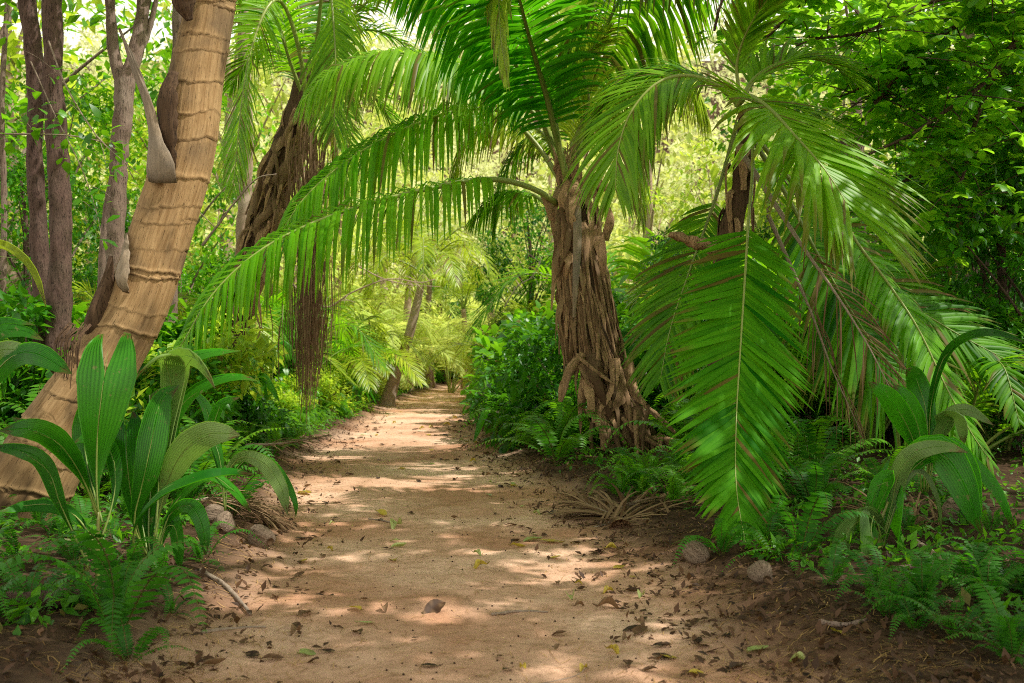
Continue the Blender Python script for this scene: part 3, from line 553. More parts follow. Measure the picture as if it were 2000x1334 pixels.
for i in range(440):
    x0 = rr.gauss(606, 22); y0 = rr.uniform(235, 380) if i % 3 == 0 else rr.uniform(400, 640); y1 = y0 + rr.uniform(120, 260); y1 = min(y1, 838 - abs(x0 - 598) * 1.7 + rr.uniform(-60, 6))
    if y1 < y0 + 40: continue
    x1 = x0 + rr.gauss(-3, 7) ; Y = 15.6 + rr.gauss(0, .14)
    q = (y1 - 640) / 190
    x1 = 597 + (x1 - 597) * (1 - .35 * max(0, q))
    ribbon(bund, PX([(x0, y0, Y), ((x0 + x1) / 2 + rr.uniform(-9, 9), (y0 + y1) / 2, Y), (x1, y1, Y)]), rr.uniform(.003, .011), up=(rr.uniform(-1, 1), -1, 0), n=7, curl=.3, c=(rr.random() * .8, rr.choice([0, 0, .5]), 0), sd=i)
tube(bund, PX([(604, 228, 16.7), (612, 320, 16), (606, 480, 15.6), (600, 660, 15.6)]), [.05, .04, .03, .01], n=14, k=6, c=(.2, 0, 0))
put('dead_frond', bund, M['dead'], palmL)['label'] = 'long brown dead frond bundle hanging to the ground'

# ---- shared young palms and far palms
def palm_variant(sd, nf, Lr, hup, mat, trunk_h=0., tr=.12, dr=.5, n=46, w=.02, L=.6):
    r = random.Random(sd); root = bpy.data.objects.new('young_palm', None); COL.objects.link(root)
    if trunk_h > 0:
        mb = MB(); tube(mb, [(0, 0, -.3), (.1, .05, trunk_h * .5), (0, 0, trunk_h)], [tr * 1.4, tr, tr * .9], n=24, k=12, rough=.2); put('trunk', mb, M['bark_pale'], root)
    for i in range(nf):
        a = i * 2.399 + r.uniform(-.2, .2); d = Vector((math.cos(a), math.sin(a), 0)); e = r.uniform(.35, 1.15) if i % 3 else r.uniform(1.1, 1.4)
        h = Lr * math.sin(e) * hup; o = Lr * math.cos(e) * .8 + .3
        b = Vector((0, 0, trunk_h))
        pts = [b + d * .03, b + d * o * .3 + Vector((0, 0, h * .55)), b + d * o * .65 + Vector((0, 0, h * .9)), b + d * o * 1.05 + Vector((0, 0, h * .9)), b + d * o * 1.4 + Vector((0, 0, h * .55 - .1))]
        lf, rb = frond(pts, n=n, L=L * Lr / 2.2, w=w, droop=dr * r.uniform(.6, 1.4), start=.22, rad=.02, sd=sd * 31 + i, tint=r.uniform(.3, .8), st=3, brown=.03, tipb=.1)
        f = put('frond', lf, mat, root); put('midrib', rb, M['midrib'], f)
    return root
PV = [palm_variant(61, 10, 2.3, .9, M['frond_yellow']), palm_variant(62, 12, 2.6, .95, M['frond']), palm_variant(63, 11, 2.4, .8, M['frond_yellow'], trunk_h=3.4, dr=.7), palm_variant(64, 9, 1.5, .9, M['frond']), palm_variant(65, 11, 2.4, .9, M['frond_painted_haze'])]
first = [True] * 5
def place_palm(v, px, py, Y, s, rz, label, group='young palms in the undergrowth', z=None):
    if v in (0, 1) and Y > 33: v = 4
    o = PV[v] if first[v] else copy_tree(PV[v]); first[v] = False
    x = (px - 1000) / FP * Y
    o.location = (x, Y, zt(x, Y) - .05 if z is None else z); o.rotation_euler = (0, 0, rz); o.scale = (s, s, s)
    o.name = 'young_palm' if v != 2 else 'palm_tree'
    tag(o, label, 'palm', group); return o
LBP = 'young feathery palm among the shrubs far down the path'
for a in ((0, 1335, 0, 17.5, 1.25, .3, 'bright yellow green young palm right behind the shaggy palm trunk'), (0, 1250, 0, 20, 1.2, 2., 'sunlit young palm between the shaggy trunk and the hanging frond'), (1, 1560, 0, 15, 1.2, 1., 'green young palm behind the great hanging frond'),
          (1, 1700, 0, 13, 1.0, 2.2, 'dark green young palm at the foot of the right thicket'), (3, 1880, 0, 11.5, 1.15, .5, 'small palm half hidden behind the right foreground seedling'), (0, 425, 0, 21, 1.15, 0, 'young palm between the leaning trunk and the dark shaggy palm'),
          (3, 165, 0, 13.5, 1.1, 1.2, 'young palm in front of the two dark trunks'), (0, 660, 0, 27, 1.3, .8, 'young palm just right of the hanging dead bundle'), (1, 740, 0, 34, 1.4, .1, LBP), (0, 1010, 0, 34, 1.4, .5, LBP), (0, 905, 0, 66, 2.2, .4, 'pale palm where the path bends out of sight'),
          (1, 560, 0, 24, 1.2, 2.5, LBP), (3, 1960, 0, 12.5, 1.3, 3., 'small palm at the right edge below the dark thicket'), (0, 820, 0, 56, 2., 2.5, LBP), (2, 905, 0, 46, 1.1, 0, 'slender far palm leaning by the bend'), (2, 1010, 0, 50, 1.25, 1.9, 'pale trunked palm right of the far bend'), (0, 980, 0, 55, 1.8, 1.5, LBP), (1, 330, 0, 26, 1.6, 1.5, LBP), (0, 1420, 0, 23, 1.5, 1.5, LBP), (0, 1150, 0, 24, 1.3, 1.1, LBP),
          (2, 800, 0, 40, 1.3, 2.6, 'leaning far palm left of the path'), (0, 600, 0, 30, 1.7, 1.1, LBP), (1, 880, 0, 40, 1.5, 2.1, LBP), (0, 1060, 0, 28, 1.4, 3.1, LBP), (0, 520, 0, 38, 2.2, .7, LBP), (0, 720, 0, 52, 2.6, 1.9, LBP), (1, 960, 0, 62, 2.6, 1.2, LBP), (0, 240, 0, 17, 1.2, .9, LBP), (0, 1480, 0, 19, 1.6, .9, LBP), (1, 1240, 0, 27, 2., .3, LBP), (1, 690, 0, 44, 2.2, 1.1, LBP), (1, 1090, 0, 45, 2.0, .2, LBP)):
    place_palm(a[0], a[1], a[2], a[3], a[4], a[5], a[6])

# ------------------------------------------------------------------ foliage clouds
def cloud(centers, radii, per, size, sd=0, down=.25, flat=.8, shape='leaf', tintr=(.0, 1.), tvar=.18, squash=.75, shell=.0):
    rg = np.random.default_rng(sd); K = len(centers); centers = np.asarray(centers, float); radii = np.asarray(radii, float)
    n = K * per; ci = np.repeat(np.arange(K), per)
    g = rg.normal(size=(n, 3)); g /= np.linalg.norm(g, axis=1)[:, None]
    rad = rg.random(n) ** (1 / 3.) if shell == 0 else (shell + (1 - shell) * rg.random(n))
    off = g * rad[:, None]; off[:, 2] *= squash
    p = centers[ci] + off * radii[ci][:, None]
    d = off * .8 + rg.normal(size=(n, 3)) * .6; d[:, 2] -= down; d /= np.linalg.norm(d, axis=1)[:, None]
    nn = rg.normal(size=(n, 3)) * (1 - flat) + np.array([0, -.25, 1.]) * flat
    nn -= d * (nn * d).sum(1)[:, None]; nn /= np.linalg.norm(nn, axis=1)[:, None] + 1e-9
    w = np.cross(d, nn); s = (size * rg.uniform(.4, 1.6, n))[:, None]
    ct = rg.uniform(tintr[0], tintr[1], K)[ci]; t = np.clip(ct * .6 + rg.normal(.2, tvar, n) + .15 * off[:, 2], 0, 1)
    br = (rg.random(n) < .02) * .7
    if shape == 'leaf':
        V = np.stack([p, p + d * s * .45 + w * s * .24 + nn * s * .05, p + d * s - nn * s * .10, p + d * s * .45 - w * s * .24 + nn * s * .05], 1)
        Fc = np.array([[0, 1, 2], [0, 2, 3]]); m = 4
    else:
        V = np.stack([p, p + d * s * .35 + w * s * .20 + nn * s * .06, p + d * s * .72 + w * s * .30 + nn * s * .05, p + d * s * 1. - nn * s * .06, p + d * s * .72 - w * s * .30 + nn * s * .05, p + d * s * .35 - w * s * .20 + nn * s * .06], 1)
        Fc = np.array([[0, 1, 5], [1, 2, 5], [2, 4, 5], [2, 3, 4]]); m = 6
    F = (Fc[None] + (np.arange(n) * m)[:, None, None]).reshape(-1, 3)
    C = np.repeat(np.stack([t, br, np.zeros(n)], 1), m, 0)
    return V.reshape(-1, 3), F, C
def cloudmesh(name, mat, *a, **k):
    V, F, C = cloud(*a, **k); me = npmesh(name, V, F, C); me.materials.append(mat); return me

def tree_variant(sd, H, cr, mat, bark, nclump=34, per=170, leaf=.16, low=.35, tr=.13, name='broadleaf_tree', shape='leaf'):
    r = random.Random(sd); root = bpy.data.objects.new(name, None); COL.objects.link(root)
    mb = MB(); bend = Vector((r.uniform(-.4, .4), r.uniform(-.3, .3), 0))
    tp = [Vector((0, 0, -.3)), bend * .5 + Vector((0, 0, H * .3)), bend + Vector((0, 0, H * .6)), bend * .6 + Vector((0, 0, H * .92))]
    tube(mb, tp, [tr * 1.3, tr, tr * .7, tr * .2], n=30, k=12, rough=.3, sd=sd); P = curve(tp, 20)
    cs = []; rs = []
    for i in range(nclump):
        z = low + (1 - low) * (i + .5) / nclump; a = i * 2.4 + r.uniform(-.5, .5)
        e = math.sin(math.pi * (z - low * .6) / (1.05 - low * .6)) ** .7
        q = cr * e * r.uniform(.35, 1.05)
        c = Vector((math.cos(a) * q, math.sin(a) * q, H * z + r.uniform(-.3, .3))) + bend * .7; cs.append(c); rs.append(cr * r.uniform(.14, .36))
        if i % 2 == 0:
            b = P[min(19, int(20 * max(.2, z - .22)))]
            tube(mb, [b, (b + c) / 2 + Vector((0, 0, .15)), c], [tr * .32, tr * .2, tr * .07], n=9, k=5, cap=False)
    put('trunk', mb, bark, root)
    raw('crown', cloudmesh('crown', mat, [tuple(c) for c in cs], rs, per, leaf, sd=sd, shape=shape), root)
    return root
def shrub_variant(sd, H, cr, mat, nclump=18, per=130, leaf=.12, name='shrub', shape='leaf'):
    r = random.Random(sd); root = bpy.data.objects.new(name, None); COL.objects.link(root)
    mb = MB(); cs = []; rs = []
    for i in range(nclump):
        a = i * 2.4; z = r.uniform(.12, 1); q = cr * (1 - .35 * z) * r.uniform(.2, 1)
        c = Vector((math.cos(a) * q, math.sin(a) * q, H * z * .9)); cs.append(c); rs.append(r.uniform(.24, .42) * cr)
        tube(mb, [(r.uniform(-.08, .08), r.uniform(-.08, .08), -.1), (c.x * .4, c.y * .4, c.z * .6), c], [.02, .014, .006], n=7, k=4, cap=False)
    put('stem', mb, M['stick'], root)
    raw('foliage', cloudmesh('foliage', mat, [tuple(c) for c in cs], rs, per, leaf, sd=sd, shape=shape), root)
    return root

TV = {'bright': tree_variant(101, 8, 2.6, M['leaf_bright'], M['bark_pale'], leaf=.19, nclump=26, per=80),
      'bright2': tree_variant(102, 7, 2.8, M['leaf_bright'], M['bark_grey'], leaf=.21, nclump=28, per=80, low=.2),
      'mid': tree_variant(103, 8, 2.5, M['leaf_mid'], M['bark_grey'], leaf=.16, nclump=28, per=130),
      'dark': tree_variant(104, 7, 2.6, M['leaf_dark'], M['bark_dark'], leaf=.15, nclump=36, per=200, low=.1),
      'soft': tree_variant(106, 8, 2.8, M['leaf_soft_painted_haze'], M['bark_pale'], leaf=.22, nclump=26, per=80, low=.15),
      'haze': tree_variant(105, 10, 3.6, M['leaf_painted_haze'], M['bark_pale'], leaf=.34, nclump=32, per=90, low=.15)}
SV = {'g': shrub_variant(111, 1.6, .9, M['leaf_mid'], leaf=.15, shape='oval'), 'b': shrub_variant(112, 1.5, 1.0, M['leaf_bright'], leaf=.12),
      'd': shrub_variant(113, 1.5, .9, M['leaf_dark'], leaf=.12, nclump=22, per=150), 's': shrub_variant(115, 1.5, 1.0, M['leaf_soft_painted_haze'], leaf=.14), 'g2': shrub_variant(114, 1.1, .8, M['leaf_mid'], leaf=.10)}
used = set()
def inst(table, key, x, y, s, rz, label, cat, group, sz=None, name=None):
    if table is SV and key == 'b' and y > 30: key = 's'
    o = table[key] if (id(table), key) not in used else copy_tree(table[key]); used.add((id(table), key))
    o.location = (x, y, zt(x, y, False) - .05); o.rotation_euler = (0, 0, rz); o.scale = (s, s, sz or s)
    if name: o.name = name
    tag(o, label, cat, group); return o

rt = random.Random(5)
def X(px, Y): return (px - 1000) / FP * Y
# trees behind: (variant, pixel x, Y, scale)
TREES = [('bright', 30, 24, 1.1), ('mid', 130, 21, .6), ('bright2', 240, 27, .75), ('mid', 330, 24, .7), ('bright', 430, 30, 1.1), ('bright2', 560, 33, 1.15), ('bright', 650, 40, 1.1), ('bright2', 760, 47, 1.2),
         ('haze', 700, 60, 1.0), ('haze', 820, 68, .9), ('haze', 600, 58, 1.0), ('haze', 480, 56, 1.1), ('haze', 900, 84, .9), ('haze', 1000, 72, 1.0), ('haze', 1110, 62, 1.0), ('haze', 1240, 60, 1.0), ('haze', 1380, 60, 1.1), ('haze', 1520, 58, 1.1), ('haze', 1700, 55, 1.1), ('haze', 340, 54, 1.1), ('haze', 180, 52, 1.1), ('haze', 30, 50, 1.1),
         ('bright2', 1060, 42, .95), ('bright', 1150, 36, .9), ('bright2', 1260, 32, .95), ('bright', 1390, 27, .85), ('bright2', 1520, 25, .95), ('bright', 1650, 22, .95), ('bright2', 1780, 24, 1.1), ('mid', 1900, 21, 1.1), ('bright', 2020, 24, 1.2),
         ('dark', 1015, 29, .85), ('dark', 870, 52, .8), ('dark', 600, 36, .5), ('dark', 450, 26, .55), ('dark', 1130, 26, .5), ('dark', 250, 20, .6), ('dark', 20, 18, .7), ('dark', 1450, 23, .6), ('dark', 1600, 20, .5), ('dark', 1310, 21, .55), ('mid', 1700, 18, .8), ('mid', -40, 19, 1.1), ('bright2', -120, 27, 1.2), ('mid', 2150, 20, 1.2)]
TL = {'soft': 'pale sunlit tree with painted haze in the bright woods beyond the palms', 'bright': 'sunlit yellow green broadleaf tree behind the palms', 'bright2': 'loose bright leaved tree in the sunny back woods', 'mid': 'mid green broadleaf tree in the back woods', 'dark': 'small dark leaved tree standing in front of paler foliage', 'haze': 'pale tree with painted haze on the far slope beyond the bend'}
for k, px, Y, s in TREES:
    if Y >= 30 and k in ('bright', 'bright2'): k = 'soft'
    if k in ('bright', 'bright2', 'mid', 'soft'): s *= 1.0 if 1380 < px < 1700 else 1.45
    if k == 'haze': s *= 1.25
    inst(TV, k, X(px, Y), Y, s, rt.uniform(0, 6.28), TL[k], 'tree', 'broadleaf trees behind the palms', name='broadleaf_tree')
# dark thicket at the right
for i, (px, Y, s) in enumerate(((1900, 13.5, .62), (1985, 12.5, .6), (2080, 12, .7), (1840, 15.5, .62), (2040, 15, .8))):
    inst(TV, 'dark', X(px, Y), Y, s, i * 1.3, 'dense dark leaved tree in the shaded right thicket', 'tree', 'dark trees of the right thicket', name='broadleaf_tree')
# shrubs on both sides
def shr(k, px, Y, s, lab, sz=None): inst(SV, k, X(px, Y), Y, s, rt.uniform(0, 6.28), lab, 'shrub', 'shrubs lining the path', sz, 'shrub')
for i in range(26):
    Y = 15.5 + i * 1.45 + rt.uniform(-.4, .4); l, r = edges(Y)
    inst(SV, rt.choice(['g', 'g', 'd', 'g2']) if Y < 30 else rt.choice(['g', 'b', 'g2']), r + rt.uniform(.8, 1.2), Y, rt.uniform(.95, 1.5), rt.uniform(0, 6), 'leafy green shrub in the hedge along the right of the path', 'shrub', 'shrubs lining the right of the path', name='shrub')
    if i % 2 == 0: inst(SV, rt.choice(['g', 'b', 'd']), r + rt.uniform(2.2, 3.2), Y, rt.uniform(1.2, 1.6), rt.uniform(0, 6), 'taller shrub behind the right hand hedge', 'shrub', 'taller shrubs behind the right hedge', name='shrub')
for i in range(24):
    Y = 18.5 + i * 1.6 + rt.uniform(-.4, .4); l, r = edges(Y)
    inst(SV, rt.choice(['b', 'b', 'g2', 'g']), l - rt.uniform(.9, 1.4), Y, rt.uniform(.5, .85), rt.uniform(0, 6), 'low sunlit shrub along the left of the path', 'shrub', 'shrubs lining the left of the path', name='shrub')
    inst(SV, rt.choice(['b', 'b', 'g']), l - rt.uniform(2.2, 3.8), Y, rt.uniform(1.1, 1.6), rt.uniform(0, 6), 'bright shrub behind the low left verge', 'shrub', 'shrubs behind the left verge', name='shrub')
for i in range(34):
    px = rt.uniform(-60, 470); Y = rt.uniform(12, 24)
    inst(SV, rt.choice(['b', 'g', 'g2', 'd'] if Y < 16 else ['b', 'b', 'g']), X(px, Y), Y, rt.uniform(.8, 1.4), rt.uniform(0, 6), 'shrub among the dark trunks at the left', 'shrub', 'shrubs among the left trunks', name='shrub')
for i in range(40):
    px = rt.uniform(1240, 2060); Y = rt.uniform(14, 24)
    inst(SV, rt.choice(['b', 'g', 'g2', 'd'] if px < 1750 else ['d', 'd', 'g2']), X(px, Y), Y, rt.uniform(.9, 1.8), rt.uniform(0, 6), 'shrub in the thicket behind the right palm', 'shrub', 'shrubs behind the right palm', name='shrub')
for i in range(22):
    px = rt.uniform(780, 1010); Y = rt.uniform(60, 78)
    inst(SV, 'b', X(px, Y), Y, rt.uniform(1.6, 2.6), rt.uniform(0, 6), 'sunlit shrub closing the far bend of the path', 'shrub', 'shrubs at the far bend', name='shrub')

# far wood on the rising slope
rg = random.Random(77); cs = []; rs = []
for i in range(1900):
    y = 70 + 95 * rg.random() ** 1.2; x = rg.uniform(-.6, .6) * y; g = zt(x, y, False)
    hh = 3 + 8 * abs(noise.noise(Vector((x * .12, y * .12, 4)))) * 2
    cs.append((x, y, g + rg.uniform(0, 1) * hh)); rs.append(rg.uniform(1.3, 2.8))
o = raw('forest', cloudmesh('forest', M['leaf_painted_haze'], cs, rs, 60, .66, sd=9, flat=.5)); tag(o, 'pale woodland with painted haze covering the far slope', 'forest', kind='stuff')
# low ground cover
cs = []; rs = []
for i in range(2600):
    y = 4.5 + 45 * rg.random() ** 1.5; l, r = edges(y); side = rg.choice([-1, 1]); d = .45 + rg.random() ** 1.4 * 7
    if y < 11: d += .25
    x = (l - d) if side < 0 else (r + d)
    if y < 6 and -1.9 < x < 2.: continue
    cs.append((x, y, zt(x, y) + .05)); rs.append(rg.uniform(.10, .28))
o = raw('ground_cover', cloudmesh('ground_cover', M['fern'], cs, rs, 22, .065, sd=12, flat=.7, squash=.5)); tag(o, 'low green weeds covering the soil beside the path', 'ground cover', kind='stuff')

# ------------------------------------------------------------------ trunks and twigs
def bare_tree(label, pix, widths, bark, forks=(), name='tree', crown=None, Y=None):
    root = thing(name, label, 'tree', at(*pix[0])); mb = MB()
    Yd = pix[0][2]
    tube(mb, PX(pix), [w / FP * Yd / 2 for w in widths], n=70, k=18, rough=.28, sd=pix[0][0])
    for fp, fw in forks: tube(mb, PX(fp), [w / FP * Yd / 2 for w in fw], n=30, k=12, rough=.25, sd=3)
    put('trunk', mb, bark, root)
    if crown:
        rg2 = random.Random(pix[0][0] + 5); cs = []; rs = []; bb = MB(); tp = at(*pix[-1])
        for i in range(crown[0]):
            a = i * 2.4; q = rg2.uniform(.3, 1) * crown[1]; c = tp + Vector((math.cos(a) * q, math.sin(a) * q, rg2.uniform(-1.2, 2.2))); cs.append(tuple(c)); rs.append(rg2.uniform(.45, .95))
            tube(bb, [tp - Vector((0, 0, rg2.uniform(0, 1.4))), (tp + c) / 2, c], [.05, .03, .012], n=8, k=5, cap=False)
        put('limb', bb, bark, root); raw('crown', cloudmesh('crown', M['leaf_mid'], [tuple(Vector(c) - root.location) for c in cs], rs, 130, .13, sd=pix[0][0] + 9, shape='oval'), root)
    return root
bare_tree('dark brown trunk at far left, thinner of two close trunks', [(78, 760, 13), (86, 620, 13), (76, 450, 13), (68, 300, 13), (70, 150, 13), (52, 0, 13), (40, -160, 13), (30, -330, 13)], [46, 36, 33, 30, 34, 32, 28, 20], M['bark_dark'], crown=(26, 2.4))
bare_tree('thicker blackish trunk just right of the far left trunk', [(118, 770, 12.6), (116, 620, 12.6), (118, 450, 12.6), (112, 300, 12.6), (104, 150, 12.6), (102, 0, 12.6), (100, -160, 12.6), (105, -340, 12.6)], [56, 44, 40, 40, 38, 36, 30, 22], M['bark_dark'], crown=(26, 2.6))
bare_tree('pale grey trunk forking into two behind the leaning palm', [(208, 740, 14), (222, 560, 14), (226, 450, 14), (232, 320, 14), (242, 200, 14), (244, 140, 14)], [46, 38, 34, 32, 36, 34], M['bark_grey'],
          forks=(([(240, 165, 14), (222, 100, 14), (215, 0, 14), (210, -150, 14)], [26, 20, 18, 12]), ([(246, 165, 14), (268, 90, 14.1), (282, 0, 14.2), (300, -150, 14.2)], [30, 27, 25, 16]), ([(262, 120, 14.1), (290, 60, 14.2), (310, -20, 14.2)], [14, 12, 8])))
bare_tree('thin straight pale stem left of the leaning palm trunk', [(192, 740, 14.6), (198, 600, 14.6), (202, 480, 14.6), (210, 400, 14.6), (222, 330, 14.5)], [20, 18, 16, 14, 10], M['bark_grey'])
bare_tree('smooth pale pinkish trunk behind the dark shaggy palm', [(458, 800, 19), (465, 650, 19), (474, 500, 19), (478, 380, 19), (482, 250, 19), (476, 100, 19), (478, -60, 19)], [34, 30, 28, 26, 24, 22, 18], M['bark_pale'])
bare_tree('grey trunk glimpsed behind the top of the leaning palm', [(330, 700, 16), (335, 480, 16), (342, 250, 16), (350, 60, 16), (356, -120, 16)], [30, 28, 26, 26, 22], M['bark_grey'])
pF = thing('coconut_palm', 'distant leaning palm with curved ringed trunk left of the path', 'palm tree', at(755, 795, 29))
mb = MB(); tube(mb, PX([(750, 810, 29), (765, 755, 29), (783, 705, 29), (800, 650, 29), (815, 590, 29), (826, 535, 29)]), [.27, .18, .14, .13, .12, .09], n=60, k=16, rough=.2, sd=4); put('trunk', mb, M['bark_pale'], pF)
for i in range(11):
    a = i * 2.4; d = Vector((math.cos(a), math.sin(a), 0)); b = at(827, 535, 29); e = (1.4, .5, .9)[i % 3]
    add_frond(pF, dict(pts=[b, b + d * .5 + Vector((0, 0, e * .6)), b + d * 1.3 + Vector((0, 0, e)), b + d * 2.1 + Vector((0, 0, e * .5)), b + d * 2.6 + Vector((0, 0, -.5))], n=40, L=.7, w=.024, droop=.7, start=.15, sd=400 + i, st=3), M['frond_yellow'])
bare_tree('second slimmer distant trunk beside the leaning ringed one', [(838, 760, 46), (834, 710, 46), (833, 660, 46), (836, 600, 46), (840, 540, 46)], [26, 22, 14, 12, 10], M['bark_grey'])
bare_tree('pale trunk in the hedge right of the far path', [(965, 760, 34), (963, 700, 34), (962, 640, 34), (956, 580, 34)], [22, 18, 18, 12], M['bark_pale'])
bare_tree('thin dark post-like trunk behind the arching pale frond', [(1660, 760, 16), (1655, 520, 16), (1650, 380, 16), (1648, 270, 16)], [18, 16, 14, 14], M['bark_dark'])
bare_tree('slender stem at the left frame edge', [(5, 640, 17), (8, 400, 17), (4, 200, 17), (14, 0, 17)], [12, 11, 10, 9], M['bark_grey'])

def twig(label, pix, r0, mat='stick', name='branch', subs=0, leaves=None, sd=1):
    rg2 = random.Random(sd); base = at(*pix[0]); mb = MB(); P = PX(pix); tube(mb, P, [r0, r0 * .75, r0 * .4], n=30, k=6, rough=.3)
    Q = curve(P, 30)
    for i in range(subs):
        b = Q[rg2.randrange(5, 29)]; e = b + Vector((rg2.uniform(-.6, .6), rg2.uniform(-.2, .2), rg2.uniform(-.4, .4)))
        tube(mb, [b, (b + e) / 2 + Vector((0, 0, .05)), e], [r0 * .4, r0 * .3, r0 * .12], n=7, k=4)
    o = put(name, mb, M[mat], base=base); tag(o, label, 'branch')
    if leaves: raw('leaves', cloudmesh('leaves', M['leaf_mid'], [tuple(q - base) for q in Q[6::3]], [.2] * len(Q[6::3]), 7, .13, sd=sd, shape='oval'), o)
    return o
twig('long thin bare twig crossing before the left trunks', [(-30, 262, 11), (60, 262, 11), (160, 268, 11), (225, 292, 11.2), (262, 350, 11.4)], .012, subs=5, leaves=True, sd=3)
twig('thin vine slanting from upper left to the leaning trunk', [(95, 80, 11.3), (130, 170, 11.2), (185, 260, 11.1), (235, 310, 11), (272, 340, 11)], .010, subs=4, sd=4, leaves=True)
twig('second slanting vine between the left trunks', [(60, 120, 11.8), (110, 230, 11.8), (160, 330, 11.6), (190, 420, 11.6), (200, 480, 11.5)], .008, subs=4, sd=5, leaves=True)
twig('arched pale dead branch in the bright clearing', [(560, 545, 24), (600, 580, 24), (640, 600, 24), (690, 570, 24), (760, 545, 24), (820, 552, 24), (850, 545, 24)], .028, mat='bark_pale', subs=10, sd=6)
twig('pale forked twig over the far path', [(700, 520, 26), (750, 545, 26), (800, 556, 26), (860, 560, 26)], .02, mat='bark_pale', subs=10, sd=7)
twig('curved bare branch right of the leaning palm', [(395, 480, 14), (425, 440, 14), (455, 400, 14), (500, 350, 14), (540, 340, 14)], .02, subs=8, sd=8)
twig('crooked twig beside the distant dark leaves', [(985, 600, 22), (1010, 560, 22), (1040, 540, 22), (1060, 500, 22)], .015, subs=9, sd=9)

# ---- round-leaved tree reaching in from the right
tR = thing('round_leaved_tree', 'tree with rosettes of round glossy leaves spreading in from upper right', 'tree', (6.6, 11.8, 0))
mb = MB(); tube(mb, [(6.7, 11.9, -.2), (6.5, 11.8, 2.), (6.3, 11.6, 4.), (6.2, 11.2, 6.2)], [.3, .22, .18, .1], n=40, k=16, rough=.3); put('trunk', mb, M['bark_dark'], tR)
BR = [[(2100, 20, 11.5), (2000, 65, 11.2), (1935, 150, 11), (1860, 208, 10.9), (1780, 262, 10.8), (1700, 300, 10.8), (1640, 330, 10.8)],
      [(2060, 60, 11.4), (1960, 120, 11.3), (1905, 240, 11.2), (1885, 330, 11.2), (1850, 425, 11.1)],
      [(2100, -80, 11.5), (1950, -30, 11.1), (1800, 10, 10.8), (1690, 62, 10.6), (1600, 75, 10.5), (1555, 90, 10.4)],
      [(2050, 20, 11.5), (1900, 40, 11.5), (1780, 100, 11.5), (1700, 160, 11.5), (1640, 190, 11.5)],
      [(2100, -200, 11.2), (1900, -180, 10.4), (1700, -140, 9.8), (1500, -80, 9.4), (1420, -20, 9.3), (1395, 60, 9.3)],
      [(1700, -140, 9.8), (1600, -90, 9.6), (1500, -40, 9.6), (1492, 30, 9.7)],
      [(1850, 60, 11.3), (1760, 140, 11.4), (1690, 230, 11.4)],
      [(2100, 180, 11.8), (1980, 220, 12), (1880, 290, 12.1), (1770, 350, 12.1), (1700, 420, 12.1)],
      [(2100, 250, 11.9), (2000, 330, 12.2), (1930, 400, 12.3), (1850, 430, 12.3)],
      [(1640, -60, 10.8), (1560, 10, 11.1), (1500, 70, 11.6), (1440, 120, 12.)],
      [(1900, -200, 10.2), (1950, -260, 8.5), (1850, -330, 7), (1700, -380, 5.6), (1500, -420, 4.6)],
      [(2100, -200, 10.2), (2200, -300, 8.5), (2250, -360, 7), (2200, -420, 5.6), (2150, -500, 4.6)],
      [(2100, -150, 11.2), (2250, -200, 9.2), (2300, -100, 7.6), (2350, -60, 6.4)]]
lv = MB(); bb = MB(); rl = random.Random(23)
LF = [(0, 0), (.14, .30), (.24, .62), (.20, .86), (0, 1.), (-.20, .86), (-.24, .62), (-.14, .30)]
def obleaf(mb, p, d, nn, s, c):
    d = d.normalized(); nn = (nn - d * nn.dot(d)); nn = nn.normalized() if nn.length > 1e-3 else d.orthogonal().normalized(); w = d.cross(nn)
    vs = [p + d * (v * s) + w * (u * s * 1.25) + nn * (abs(u) * s * .35 - v * v * s * .14) for u, v in LF] + [p + d * (.35 * s), p + d * (.72 * s) - nn * .05 * s]
    mb.add(vs, [(0, 1, 8), (1, 2, 9, 8), (2, 3, 9), (3, 4, 9), (4, 5, 9), (5, 6, 9), (6, 7, 8, 9), (7, 0, 8)], c)
def rosette(p, s=1., nl=None):
    a0 = rl.uniform(0, 6); nl = nl or rl.randint(5, 8); t = min(1, max(0, rl.gauss(.5, .22)))
    ax = Vector((rl.gauss(0, .35), rl.gauss(-.15, .35), 1)).normalized(); e1 = ax.orthogonal().normalized(); e2 = ax.cross(e1)
    for i in range(nl):
        a = a0 + i * 2 * math.pi / nl + rl.uniform(-.2, .2); d = e1 * math.cos(a) + e2 * math.sin(a) - ax * rl.uniform(-.2, .5)
        obleaf(lv, p, d, ax, rl.uniform(.11, .20) * s, (min(1, max(0, t + rl.gauss(0, .12))), 0, 0))
for bi, b in enumerate(BR):
    P = PX(b); tube(bb, P, [.055 if bi in (0, 1) else .035, .026, .012], n=30, k=7, rough=.25, sd=bi); Q = curve(P, 40)
    for i in range(44 if bi not in (4, 5, 9) else 16):
        q = Q[rl.randrange(6, 40)]; off = Vector((rl.gauss(0, .42), rl.gauss(0, .35), rl.gauss(-.02, .26))) * (1. if bi not in (4, 5, 9) else .6); e = q + off
        tube(bb, [q, q + off * .5 + Vector((0, 0, .04)), e], [.009, .006, .004], n=5, k=4, cap=False)
        rosette(e)
        for _ in range(rl.randint(1, 3)): rosette(q.lerp(e, rl.uniform(.3, .9)) + Vector((rl.gauss(0, .1), rl.gauss(0, .1), rl.gauss(0, .06))), .85)
